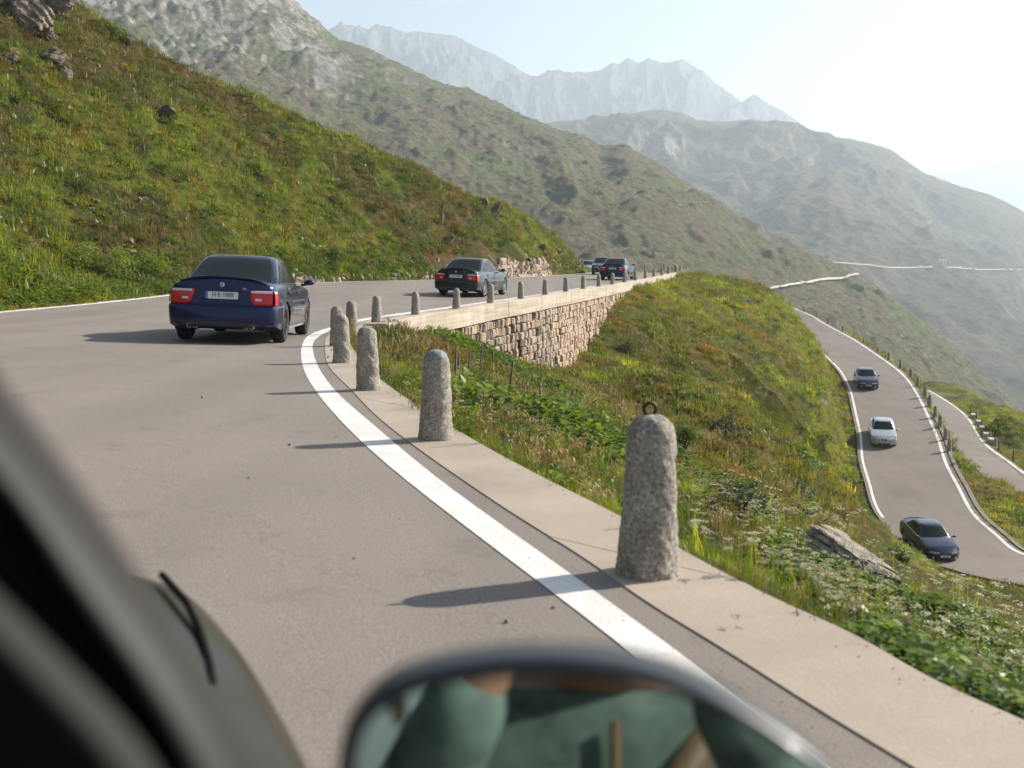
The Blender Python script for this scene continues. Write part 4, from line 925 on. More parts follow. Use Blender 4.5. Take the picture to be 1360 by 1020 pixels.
# dry stone wall piece against the bank
dw = empty('dry_stone_wall'); tag(dw, 'rough dry stone wall of pale rubble against the bank behind the black saloon', 'stone wall')
a0, a1 = np.array([-0.45, 74.0]), np.array([2.2, 87.0])
a0 = np.array([float(xL(69)) - .12, 69.0]); a1 = np.array([float(xL(89)) - .12, 89.0])
CLEAR += [((float(xL(y_)) - .2, y_), (1.3, 1.3)) for y_ in np.arange(69, 90, 1.2)]
Lw = np.linalg.norm(a1 - a0); uw = (a1 - a0) / Lw; nw = np.array([-uw[1], uw[0]])
s = 0.0; cnt = 0
lay = 0.0
while lay < 1.5:
    h = rs.uniform(.2, .3); s = rs.uniform(0, .3)
    while s < Lw:
        w = rs.uniform(.34, .7); topz = 1.5 * min(1.0, .55 + s / Lw * .6, (Lw - s) / 1.5 + .3) + .15 * math.sin(s * 1.3)
        if lay + h < topz and rs.random() < .95 and cnt < 299:
            p = a0 + uw * (s + w / 2) + nw * (0.05 + lay * .25 + rs.uniform(-.06, .06))
            o = link('stone', SM[rs.randrange(14)], dw); o.location = (p[0], p[1], float(zroad(p[0], p[1])) + lay + h / 2 - .02); o.scale = (w * 1.05, .45, h * 1.1)
            o.rotation_euler = (rs.uniform(-.25, .25), rs.uniform(-.35, .35), math.atan2(uw[1], uw[0]) + rs.uniform(-.3, .3)); cnt += 1
        s += w
    lay += h
print('dry wall stones', cnt)

# ------------------------------------------------------------------ far houses in the valley
M_HW = simple('house_wall', (0.5, 0.46, 0.42), .9); M_HR = simple('house_roof', (0.16, 0.12, 0.11), .9); M_HG = simple('house_window', (0.03, 0.03, 0.03), .3)
def house(px, py, w, d, h, rz, label):
    X, Y, Z, xs = C_; j = int(np.argmin(abs(xs - px))); cp = np.array([proj((X[i, j], Y[i, j], Z[i, j]))[1] for i in range(X.shape[0] - 11)]); i = int(np.argmin(abs(cp - py)))
    t = empty('house', (X[i, j], Y[i, j], Z[i, j] + 1), rz); tag(t, label, 'house', 'tiny houses by the valley road')
    m = MB(); m.box((0, 0, h / 2 - 2), (w, d, h + 4)); m.build('wall', M_HW, t, smooth=False)
    m = MB(); e = .5; m.add([(-w / 2 - e, -d / 2 - e, h), (w / 2 + e, -d / 2 - e, h), (w / 2 + e, d / 2 + e, h), (-w / 2 - e, d / 2 + e, h), (-w / 2 - e, 0, h + d * .35), (w / 2 + e, 0, h + d * .35)], [(0, 1, 5, 4), (3, 4, 5, 2), (0, 4, 3), (1, 2, 5), (0, 3, 2, 1)]); m.build('roof', M_HR, t, smooth=False)
    for x in (-w / 4, w / 4):
        m = MB(); m.box((x, -d / 2 - .05, h * .55), (1.4, .12, 1.6)); m.build('window', M_HG, t, smooth=False)
house(1248, 353, 12, 8, 6, .2, 'largest tiny house above the valley road on the far slope')
house(1264, 354, 7, 6, 4, -.3, 'smaller tiny house just right of the largest far house')
house(1220, 359, 8, 6, 4, .1, 'tiny pale house on the valley road left of the others')

# grit and small pebbles lying on the road
mm = MB()
for px, py, s_ in [(672, 828, .012), (735, 808, .009), (384, 593, .012), (446, 581, .008), (268, 533, .012), (470, 745, .006), (530, 690, .006), (330, 640, .008), (610, 560, .008), (475, 488, .03), (440, 466, .02), (436, 476, .02)]:
    q = on_road(px, py); me = SM[rs.randrange(14)]; M4 = Matrix.Translation((q[0], q[1], float(zroad(q[0], q[1])) + s_ * .4)) @ Euler((rs.random() * 6, rs.random() * 6, rs.random() * 6)).to_matrix().to_4x4() @ Matrix.Diagonal((s_ * 1.7, s_, s_, 1))
    mm.add([M4 @ v.co for v in me.vertices], [tuple(f.vertices) for f in me.polygons])
for k in range(380):
    y = 3 + 27 * rs.random() ** 1.5; x = float(np.interp(y, _kxy, _kxx)) - rs.choice((0, .62)) + rs.gauss(0, .05) - .03; s_ = rs.uniform(.0012, .0035)
    me = SM[rs.randrange(14)]; M4 = Matrix.Translation((x, y, float(zR(y)) + .009)) @ Euler((rs.random() * 6, rs.random() * 6, 0)).to_matrix().to_4x4() @ Matrix.Diagonal((s_ * 1.7, s_, s_, 1))
    mm.add([M4 @ v.co for v in me.vertices], [tuple(f.vertices) for f in me.polygons])
o = mm.build('grit', simple('dark_grit', (0.10, 0.085, 0.07), .9), smooth=False, fix=False); tag(o, kind='stuff', label='dark grit and pebbles on asphalt and kerb')

# ------------------------------------------------------------------ plants: small source meshes, scattered with geometry nodes
PLANTS = bpy.data.collections.new('plant_sources')      # not linked to the scene: sources only
def src(name, m, matl, mats=None):
    me = m.mesh(name, smooth=False, fix=False); me.materials.append(matl)
    if mats:
        for x in mats: me.materials.append(x)
    o = bpy.data.objects.new(name, me); return o
def blade(m, base, az, L, w, lean, segs=2):
    d = np.array([math.cos(az), math.sin(az), 0]); sd_ = np.array([-d[1], d[0], 0]); pts = []
    p = np.array(base, float); ang = lean * .35
    rows = []
    for k in range(segs + 1):
        ww = w * (1 - k / segs) ** .7
        rows.append((p - sd_ * ww / 2, p + sd_ * ww / 2)); p = p + (d * math.sin(ang) + np.array([0, 0, 1]) * math.cos(ang)) * L / segs; ang += lean
    for k in range(segs):
        a, b = rows[k], rows[k + 1]
        if k == segs - 1: m.add([a[0], a[1], b[0]], [(0, 1, 2)])
        else: m.add([a[0], a[1], b[1], b[0]], [(0, 1, 2, 3)])
def tuft(seed, n=26, rad=.13, L=.24, w=.012, lean=.5):
    r = random.Random(seed); m = MB()
    for _ in range(n):
        a = r.uniform(0, 6.28); q = rad * math.sqrt(r.random()); blade(m, (q * math.cos(a), q * math.sin(a), -.02), a + r.gauss(0, .8), L * r.uniform(.5, 1.15), w * r.uniform(.7, 1.3), lean * r.uniform(.3, 1.4))
    return m
def leaf(m, p, az, el, L, W):
    d = np.array([math.cos(az) * math.cos(el), math.sin(az) * math.cos(el), math.sin(el)]); s = np.array([-math.sin(az), math.cos(az), 0]); p = np.array(p); dr = np.array([0, 0, -.18 * L])
    m.add([p, p + d * L * .35 + s * W * .5, p + d * L * .75 + s * W * .38 + dr * .5, p + d * L + dr, p + d * L * .75 - s * W * .38 + dr * .5, p + d * L * .35 - s * W * .5], [(0, 1, 2, 3), (0, 3, 4, 5)])
def bush(seed, n=60, rad=.2, H=.22, L=.07, W=.045):
    r = random.Random(seed); m = MB()
    for _ in range(n):
        a = r.uniform(0, 6.28); q = rad * math.sqrt(r.random()); z = H * (1 - (q / rad) ** 2) * r.uniform(.25, 1)
        leaf(m, (q * math.cos(a), q * math.sin(a), z), a + r.gauss(0, 1), r.uniform(-.3, .8), L * r.uniform(.6, 1.3), W * r.uniform(.7, 1.2))
    return m
def stalks(seed, n=9, rad=.1, H=.42):
    r = random.Random(seed); m = MB()
    for _ in range(n):
        a = r.uniform(0, 6.28); q = rad * r.random(); b = np.array([q * math.cos(a), q * math.sin(a), 0.0]); l = H * r.uniform(.6, 1.1); t = b + np.array([r.gauss(0, .12) * l, r.gauss(0, .12) * l, l])
        m.add([b + [-.0022, 0, 0], b + [.0022, 0, 0], t + [.0015, 0, 0], t + [-.0015, 0, 0]], [(0, 1, 2, 3)])
        m.add([b + [0, -.0022, 0], b + [0, .0022, 0], t + [0, .0015, 0], t + [0, -.0015, 0]], [(0, 1, 2, 3)])
        for j in range(5):   # seed head
            c = b + (t - b) * (1 - .05 * j); leaf(m, c, r.uniform(0, 6.28), .9, .035, .012)
    return m
def umbel(seed, n=3, H=.30, R_=.034):
    r = random.Random(seed); m = MB(); heads = []
    for _ in range(n):
        b = np.array([r.gauss(0, .06), r.gauss(0, .06), 0]); t = b + np.array([r.gauss(0, .04), r.gauss(0, .04), H * r.uniform(.7, 1.1)])
        m.add([b + [-.003, 0, 0], b + [.003, 0, 0], t + [.002, 0, 0], t + [-.002, 0, 0]], [(0, 1, 2, 3)])
        heads.append((t, R_ * r.uniform(.6, 1.2)))
    nf = len(m.f)
    for t, q in heads:
        for k in range(15):
            a = r.uniform(0, 6.28); d = q * math.sqrt(r.random()); c = t + np.array([d * math.cos(a), d * math.sin(a), .01 - d * d * 4 + r.uniform(0, .006)]); s = q * .23
            n5 = [c + np.array([s * math.cos(a + 1.257 * j), s * math.sin(a + 1.257 * j), r.uniform(-.002, .002)]) for j in range(5)]
            m.add(n5, [(0, 1, 2, 3, 4)])
    return m, nf
def make_umbel(seed, name, hm, **k):
    m, nf = umbel(seed, **k); me = m.mesh(name, smooth=False, fix=False); me.materials.append(M_GRASS); me.materials.append(hm)
    idx = np.zeros(len(me.polygons), dtype=np.int32); idx[nf:] = 1; me.polygons.foreach_set('material_index', idx)
    return bpy.data.objects.new(name, me)
SRC = {
    'grass': [src('grass_tuft', tuft(s, 30, .14, .13, .010, .6), M_GRASS) for s in (1, 2, 3)] + [src('grass_tuft', tuft(4, 22, .07, .19, .009, .45), M_GRASS)],
    'fargrass': [src('grass_clump', tuft(s, 20, .22, .26, .026, .6), M_GRASS) for s in (5, 6, 7)] + [src('low_herb', bush(8, 36, .22, .16, .09, .05), M_GRASS)],
    'dry': [src('dry_stalks', stalks(11, 9, .1, .27), M_DRY), src('dry_stalks', stalks(12, 14, .14, .22), M_DRY), src('dry_tuft', tuft(13, 20, .10, .26, .007, .5), M_DRY)],
    'straw': [src('straw_tuft', tuft(14, 26, .20, .22, .022, .8), M_DRY), src('straw_tuft', tuft(15, 22, .16, .16, .03, 1.0), M_DRY)],
    'leaf': [src('leafy_herb', bush(21), M_LEAF), src('leafy_herb', bush(22, 46, .16, .18, .085, .06), M_LEAF)],
    'bigleaf': [src('broad_leaf_plant', bush(25, 40, .20, .20, .11, .095), M_LEAF), src('broad_leaf_plant', bush(26, 60, .24, .26, .08, .07), M_LEAF)],
    'dark': [src('dark_shrub', bush(31, 90, .32, .34, .07, .04), M_DLEAF), src('dark_shrub', bush(32, 70, .26, .25, .06, .035), M_DLEAF)],
    'umbel': [make_umbel(41, 'white_umbel', M_UMBEL), make_umbel(42, 'white_umbel', M_UMBEL, n=4, H=.28)],
    'pink': [make_umbel(43, 'pink_flower', M_PINK, n=4, H=.22, R_=.022), make_umbel(44, 'pink_flower', M_PINK, n=5, H=.28, R_=.018)],
    'yellow': [make_umbel(45, 'yellow_flower', M_YEL, n=5, H=.2, R_=.014)],
}
def scatter(name, pts, rots, scl, kind, label):
    n = len(pts)
    if n == 0: return
    cl = bpy.data.collections.new('sources_' + name)
    for o in SRC[kind]: cl.objects.link(o)
    me = bpy.data.meshes.new(name); me.vertices.add(n); me.vertices.foreach_set('co', np.asarray(pts, dtype=np.float32).ravel())
    for an, typ, arr, key in (('rot', 'FLOAT_VECTOR', rots, 'vector'), ('scl', 'FLOAT', scl, 'value'), ('pick', 'INT', rng.integers(0, len(SRC[kind]), n), 'value')):
        at = me.attributes.new(an, typ, 'POINT'); at.data.foreach_set(key, np.asarray(arr, dtype=np.int32 if typ == 'INT' else np.float32).ravel())
    o = link(name, me)
    g = bpy.data.node_groups.new(name, 'GeometryNodeTree'); g.interface.new_socket('Geometry', in_out='INPUT', socket_type='NodeSocketGeometry'); g.interface.new_socket('Geometry', in_out='OUTPUT', socket_type='NodeSocketGeometry')
    a = g.nodes.new('NodeGroupInput'); b = g.nodes.new('NodeGroupOutput'); ip = g.nodes.new('GeometryNodeInstanceOnPoints'); ci = g.nodes.new('GeometryNodeCollectionInfo')
    ci.inputs['Collection'].default_value = cl; ci.inputs['Separate Children'].default_value = True; ci.inputs['Reset Children'].default_value = True
    def na(nm, t): q = g.nodes.new('GeometryNodeInputNamedAttribute'); q.data_type = t; q.inputs['Name'].default_value = nm; return q.outputs[0]
    g.links.new(a.outputs[0], ip.inputs['Points']); g.links.new(ci.outputs[0], ip.inputs['Instance']); ip.inputs['Pick Instance'].default_value = True
    g.links.new(na('pick', 'INT'), ip.inputs['Instance Index'])
    e = g.nodes.new('FunctionNodeEulerToRotation'); g.links.new(na('rot', 'FLOAT_VECTOR'), e.inputs[0]); g.links.new(e.outputs[0], ip.inputs['Rotation'])
    g.links.new(na('scl', 'FLOAT'), ip.inputs['Scale']); g.links.new(ip.outputs[0], b.inputs[0])
    md = o.modifiers.new('scatter', 'NODES'); md.node_group = g
    tag(o, label, kind='stuff'); return o
def in_view(x, y, z, marg=90):
    zz = z - CAMZ; f = y * _c - zz * _s; u = y * _s + zz * _c; f = np.where(f < .1, .1, f)
    px = 680 + F * x / f; py = 510 - F * u / f
    return (f > .8) & (px > -marg) & (px < 1360 + marg) & (py > -marg) & (py < 1020 + marg), px, py
def cand_lower(n, x0, x1, y0, y1):
    x = rng.uniform(x0, x1, n); y = rng.uniform(y0, y1, n); ex = np.interp(y, _kxy, _kxx); k = x > ex + 0.03; x, y = x[k], y[k]
    d1, _ = ribbon_dist(x, y, mid_c); d2, _ = ribbon_dist(x, y, third_c); k = (d1 > 2.9 + .05) & (d2 > 2.75); k &= d1 > np.where(y > 100, 3.4, 3.0)
    return x[k], y[k]
def place(x, y, hf, zoff=-.01): z = hf(x, y); return np.stack([x, y, z + zoff], 1)
def rots(n, tilt=.15): return np.stack([rng.normal(0, tilt, n), rng.normal(0, tilt, n), rng.uniform(0, 6.28, n)], 1)
ALLP = {}
print('CLEAR', CLEAR)
def emit(kind, pts, s0, s1):
    for c_, r_ in CLEAR:
        pts = pts[((pts[:, 0] - c_[0]) / r_[0]) ** 2 + ((pts[:, 1] - c_[1]) / r_[1]) ** 2 > 1]
    pxx_ = proj(pts.T)[0]; sc_ = rng.uniform(s0, s1, len(pts)) * np.where((pxx_ > 1130) & (pts[:, 1] > 10) & (pts[:, 1] < 60) & (pts[:, 2] > -13.5) & (pts[:, 0] < 24), .4, 1.0) * np.where((pts[:, 0] > .7) & (pts[:, 1] < 15), .55 + .45 * np.clip((pts[:, 1] - 5) / 10, 0, 1), 1.0); ALLP.setdefault(kind, []).append((pts, sc_))
patch = lambda x, y, s, sd_: fbm(x / s, y / s, 3, sd_)
# near slope, by distance shells
for (d0, d1, dens, s0, s1, kind, far) in [(0, 9, 75, .45, 1.0, 'grass', 0), (9, 20, 34, .7, 1.3, 'grass', 0), (20, 42, 11, .7, 1.5, 'fargrass', 1), (42, 80, 5.5, .8, 1.8, 'fargrass', 1), (80, 165, 2.6, .9, 2.2, 'fargrass', 1)]:
    x0, x1 = -4, min(70, d1 * .62 + 4); y0, y1 = max(1.5, d0 * .75), d1 * 1.0
    n = int((x1 - x0) * (y1 - y0) * dens); x, y = cand_lower(n, x0, x1, y0, y1)
    dd = np.hypot(x, y); k = (dd >= d0) & (dd < d1); x, y = x[k], y[k]; p = place(x, y, lower_h); iv, px, py = in_view(*p.T); p = p[iv]
    k = patch(p[:, 0], p[:, 1], 1.3 if d1 < 30 else 3.0, 5) > -.75; p = p[k]
    emit(kind, p, s0, s1)
    for kd, dn, a, b, seed, th, sc in [('straw', 0 if d1 < 25 else dens * .16, .7, 1.4, 19, .1, 1.2), ('dry', dens * (.12 if d1 < 10 else .26), .6, 1.15, 12, -.05, 2.2), ('leaf', dens * .16, .5, 1.2, 14, .25, 1.8), ('dark', dens * .03, .6, 1.5, 16, .45, 4)]:
        n2 = int((x1 - x0) * (y1 - y0) * dn); x, y = cand_lower(n2, x0, x1, y0, y1); dd = np.hypot(x, y); k = (dd >= d0) & (dd < d1) & (patch(x, y, sc * (1 if d1 < 30 else 2), seed) > th); x, y = x[k], y[k]
        p = place(x, y, lower_h); iv, px, py = in_view(*p.T); emit(kd, p[iv], a * (1 + .35 * far), b * (1 + .45 * far))
# flowers below the kerb at right
def region(n, x0, x1, y0, y1, hf, test):
    x, y = cand_lower(n, x0, x1, y0, y1); p = place(x, y, hf); iv, px, py = in_view(*p.T); k = iv & test(px, py, p); return p[k]
fl = lambda px, py, p: (px > 915) & (py > 670) & (rng.random(len(px)) < np.clip(1.3 - np.hypot(p[:, 0] - 4, p[:, 1] - 7.5) / 6.5, 0, 1)) & (patch(p[:, 0], p[:, 1], .9, 33) > -.35)
emit('umbel', region(2300, .5, 12, 2.5, 17, lower_h, fl), .9, 1.7)
emit('pink', region(5000, .5, 12, 2.5, 17, lower_h, lambda px, py, p: (px > 905) & (patch(p[:, 0], p[:, 1], .8, 35) > .3)), .6, 1.2)
emit('yellow', region(5000, -2, 14, 2.5, 26, lower_h, lambda px, py, p: (patch(p[:, 0], p[:, 1], 2, 36) > .25)), .6, 1.2)
emit('bigleaf', region(16000, .8, 7, 2.5, 9, lower_h, lambda px, py, p: (px > 1020) & (p[:, 0] > np.interp(p[:, 1], _kxy, _kxx) + .16) & (patch(p[:, 0] , p[:, 1], .9, 37) > np.interp(px, [1020, 1250, 1400], [.35, -.3, -.8]))), .45, .95)
emit('umbel', region(1500, -2, 9, 8, 30, lower_h, lambda px, py, p: (patch(p[:, 0], p[:, 1], 2, 38) > .35)), .6, 1.0)
emit('grass', region(900, -3.5, 1.5, 4, 22, lower_h, lambda px, py, p: p[:, 0] < np.interp(p[:, 1], _kxy, _kxx) + .35), .7, 1.1)
# creeper row in the gully below the wall, on stakes
gr = [(590, 452), (620, 458), (650, 470), (680, 488), (700, 505), (720, 520), (705, 500), (665, 480), (740, 566), (765, 580), (790, 590), (808, 602)]
for px, py in gr:
    q = surf_hit(px, py + 6, lower_h, 6, 60)
    n = 26; a = np.stack([q[0] + rng.normal(0, .55, n), q[1] + rng.normal(0, .9, n)], 1); p = place(a[:, 0], a[:, 1], lower_h, .05); p = p[p[:, 0] > np.interp(p[:, 1], _kxy, _kxx) + .3]; emit('leaf', p, 1.0, 1.9)
for k, (px, py) in enumerate([(604, 505), (612, 520), (622, 500), (636, 492), (655, 497), (640, 478), (676, 520), (718, 545)]):
    q = surf_hit(px, py, lower_h, 6, 60); m = MB(); hh = rs.uniform(.35, .55); m.tube([(0, 0, -.2), (0.02, 0, hh)], [.020, .015], 6); o = m.build('wooden_stake', M_WOODPOST); o.location = q; o.rotation_euler = (rs.uniform(-.1, .1), rs.uniform(-.15, .15), 0)
    tag(o, ORD[k + 1] + ' thin brown stake from the left standing in the gully grass below the wall', 'stake', 'stakes in the gully')
# dark shrubs that can be told apart: built as their own things
def shrub(px, py, h, hf, label, matl, rad, n=700, y0=4, y1=120, lf=.06):
    q = surf_hit(px, py, hf, y0, y1); r = random.Random(px); t = empty('shrub', tuple(q)); tag(t, label, 'shrub')
    m = MB()
    cl_ = [(r.gauss(0, rad * .45), r.gauss(0, rad * .45), r.uniform(.3, .8) * h, r.uniform(.35, .6) * rad) for _ in range(9)]
    for _ in range(n):
        c = r.choice(cl_); v = np.array([r.gauss(0, 1), r.gauss(0, 1), r.gauss(0, 1)]); v /= np.linalg.norm(v); v = v * c[3] * r.uniform(.6, 1.05); v[2] *= .8
        p = np.array(c[:3]) + v
        if p[2] < 0: p[2] = -p[2] * .3
        leaf(m, p, r.uniform(0, 6.28), r.uniform(-.3, 1.0), lf * r.uniform(.7, 1.4), lf * .6)
    m.build('foliage', matl, t, smooth=False, fix=False)
    m = MB()
    for c in cl_[:5]: m.tube([(0, 0, -.1), (c[0] * .5, c[1] * .5, c[2] * .5), c[:3]], [.02, .014, .005], 5)
    m.build('stem', M_WOODPOST, t)
shrub(962, 590, .8, lower_h, 'dark green shrub alone in the middle of the sunny slope', M_DLEAF, .75, 900, 4, 90, .09)
shrub(978, 690, .4, lower_h, 'dark leafy shrub in grass above the white flowers right of the ringed bollard', M_DLEAF, .36, 700, 4, 60, .05)
shrub(1095, 590, .7, lower_h, 'small dark shrub near the crest of the slope above the silver saloon', M_DLEAF, .6, 600, 4, 90, .09)
shrub(1063, 665, .5, lower_h, 'low green shrub right of the middle of the slope', M_DLEAF, .5, 600, 4, 60, .06)
shrub(905, 605, .5, lower_h, 'bright leafy shrub just right of the ringed bollard head', M_LEAF, .3, 500, 4, 60, .06)
shrub(838, 470, .8, lower_h, 'bluish dark shrub below the far end of the stone wall', M_DLEAF, .7, 600, 4, 90, .1)
shrub(1204, 748, .45, lower_h, 'grey green leafy shrub touching the rear wheel of the lowest blue saloon', M_LEAF, .4, 400, 20, 90, .08)
shrub(130, 362, .8, hill_h, 'leafy green shrub at the road edge on the far left', M_LEAF, .9, 900, 20, 90, .11)
shrub(205, 372, .9, hill_h, 'pale green leafy shrub just left of the nearest blue saloon', M_LEAF, .9, 900, 20, 90, .11)
shrub(100, 352, .6, hill_h, 'small bright shrub above the road edge on the far left', M_LEAF, .7, 600, 20, 90, .1)
shrub(440, 350, .8, hill_h, 'round green shrub at the foot of the hill right of the blue saloon', M_DLEAF, .8, 600, 20, 90, .12)
# left hill
for (dens, s0, s1, kd, seed, th, sc) in [(8.5, .8, 2.0, 'fargrass', 5, -.7, 1.6), (1.1, .8, 1.7, 'straw', 67, .1, 1.5), (3.2, 1.0, 1.8, 'dry', 61, .0, 3), (1.6, 1.0, 2.1, 'leaf', 63, .25, 3), (1.5, .5, 1.3, 'dark', 65, .15, 1.6)]:
    n = int(60 * 98 * dens); y = rng.uniform(12, 110, n); x = xL(y) - .3 - rng.uniform(0, 1, n) * 60
    k = patch(x, y, sc, seed) > th; x, y = x[k], y[k]; p = place(x, y, hill_h); iv, px, py = in_view(*p.T); p = p[iv]
    if kd == 'fargrass': k = rng.random(len(p)) < np.clip(1.15 - (p[:, 1] - 60) / 90, .5, 1); p = p[k]
    emit(kd, p, s0, s1)
n = 2600; y = rng.uniform(14, 90, n); x = xL(y) - .35 - np.abs(rng.normal(0, .9, n)); p = place(x, y, hill_h); iv, _, _ = in_view(*p.T); emit('leaf', p[iv], .8, 1.7)
n = 1100; y = rng.uniform(14, 108, n); x = xL(y) - .10 - np.abs(rng.normal(0, .5, n)); p = place(x, y, lambda a, b: np.maximum(hill_h(a, b), zroad(a, b) - .02)); iv, _, _ = in_view(*p.T); emit('fargrass', p[iv], .5, 1.0)
LABS = {'grass': 'green grass tufts on the slope beside the kerb', 'fargrass': 'green and olive grass clumps over hill and slope', 'dry': 'brown dry grass stalks among the green', 'straw': 'pale straw coloured tufts of dead grass', 'leaf': 'low leafy green herbs', 'bigleaf': 'broad bright green leaves at the kerb in the lower right', 'dark': 'low dark heath plants', 'umbel': 'cream white flat flower heads', 'pink': 'small pink and red flowers', 'yellow': 'tiny yellow flowers'}
NMS = {'grass': 'grass', 'fargrass': 'meadow_grass', 'dry': 'dry_grass', 'straw': 'straw_tufts', 'leaf': 'leafy_herbs', 'bigleaf': 'broad_leaves', 'dark': 'heath', 'umbel': 'white_flowers', 'pink': 'pink_flowers', 'yellow': 'yellow_flowers'}
for kd, lst in ALLP.items():
    p = np.concatenate([a for a, b in lst]); s = np.concatenate([b for a, b in lst]); print(kd, len(p))
    scatter(NMS[kd], p, rots(len(p)), s, kd, LABS[kd])

# ------------------------------------------------------------------ saloon cars
def carpaint(name, c, flake=0.35, rough=0.28):
    m, nt, b = newmat(name); b.inputs['Base Color'].default_value = (*c, 1); b.inputs['Metallic'].default_value = flake
    b.inputs['Roughness'].default_value = rough; b.inputs['Coat Weight'].default_value = .8; b.inputs['Coat Roughness'].default_value = 0.03; b.inputs['Coat IOR'].default_value = 1.4; b.inputs['Specular IOR Level'].default_value = .3
    co = nt.nodes.new('ShaderNodeTexCoord').outputs['Object']
    # a little road dust, low on the body
    f = ramp(nt, noise(nt, 3, 5, .6, co), [(0.45, (0, 0, 0)), (0.8, (0.05, .05, .05))])
    nt.links.new(mix(nt, f, c, (0.10, 0.09, 0.08)), b.inputs['Base Color']); return m
P_BLUE = carpaint('blue_paint', (0.003, 0.007, 0.052), .55); P_BLUE2 = carpaint('dark_blue_paint', (0.003, 0.007, 0.045), .55)
P_BLACK = carpaint('black_paint', (0.004, 0.005, 0.007), 0.2); P_SILVER = carpaint('silver_paint', (0.42, 0.43, 0.44), 0.6, 0.32)
P_DGREEN = carpaint('dark_paint', (0.004, 0.006, 0.006), 0.2); P_LBLUE = carpaint('light_blue_paint', (0.30, 0.38, 0.48), .4)
M_GLASS = simple('car_glass', (0.006, 0.012, 0.011), 0.05, spec=0.22); M_TRIM = simple('black_trim', (0.012, 0.012, 0.013), 0.45)
M_TYRE = simple('tyre_rubber', (0.016, 0.016, 0.016), 0.85); M_RIM = simple('dark_alloy', (0.11, 0.11, 0.115), 0.3, 0.9); M_RIMS = simple('bright_alloy', (0.42, 0.42, 0.43), 0.3, 0.9)
M_RED = simple('red_lens', (0.50, 0.003, 0.005), 0.2, coat=.25); M_CLEAR = simple('clear_lens', (0.55, 0.56, 0.58), 0.1, coat=1.0); M_PLATE = simple('plate_white', (0.62, 0.62, 0.60), 0.4)
M_BADGE_BLUE = simple('badge_blue', (0.03, 0.12, 0.42), 0.3); M_CHROME = simple('chrome', (0.6, 0.6, 0.6), 0.12, 1.0); M_INK = simple('black_ink', (0.01, 0.01, 0.01), 0.5)
M_LAMP = simple('lamp_glass', (0.30, 0.32, 0.34), 0.05, 0.3, coat=1.0); M_AMBER = simple('amber_lens', (0.5, 0.16, 0.02), .15, coat=1.0)
XR_, XF_ = -1.35, 1.48; WR = 0.335
kx = [-2.39, -2.33, -2.2, -1.9, -1.35, -.5, .4, 1.0, 1.48, 1.85, 2.1, 2.25, 2.34, 2.39]
kw = [.80, .835, .860, .882, .897, .90, .90, .90, .895, .872, .83, .77, .69, .60]
def W(x): return pchip(kx, kw, x)
def ZT(x): return pchip([-2.39, -2.3, -2.1, -1.7, -1.2, .6, .98, 1.3, 1.7, 2.0, 2.2, 2.32, 2.39], [1.035, 1.05, 1.045, 1.045, 1.03, 1.0, .985, .955, .895, .83, .765, .71, .66], x)
def ZS(x): return pchip([-2.39, -1.9, -1.2, .2, 1.0, 1.5, 1.9, 2.15, 2.39], [.93, .955, .955, .935, .915, .86, .79, .72, .62], x)
def ZB(x): return pchip([-2.39, -2.1, -1.7, 1.8, 2.15, 2.39], [.30, .26, .20, .19, .19, .23], x)
def prof(z): return pchip([.15, .25, .4, .5, .6, .612, .75, .85, .93, .97], [.945, .968, .99, 1.0, 1.003, .993, .985, .970, .938, .915], z)
def side_y(x, z):
    y = W(x) * prof(z)
    # bumper lip carried round the corner, soft flare over the wheels
    y = y + np.where((z < .606) & ((x < -1.78) | (x > 1.9)), .014, 0)
    for xc in (XR_, XF_): d = np.hypot(x - xc, z - .33); y = y + .014 * np.exp(-((d - .40) / .07) ** 2)
    return y
def rear_x(x, z):    # lean of the tail panel: upper part stands back from the bumper
    k = np.clip((-2.05 - x) / .30, 0, 1); t = np.clip((z - .60) / .02, 0, 1)
    return x + k * t * (.055 + .10 * np.clip(z - .62, 0, 1)) - k * .012 * np.sin(np.clip((z - .2) / .4, 0, 1) * np.pi)
def front_x(x, z):
    k = np.clip((x - 2.0) / .35, 0, 1); return x - k * np.clip(z - .48, 0, 1) ** 1.5 * .35 - k * np.clip(.34 - z, 0, 1) * .3
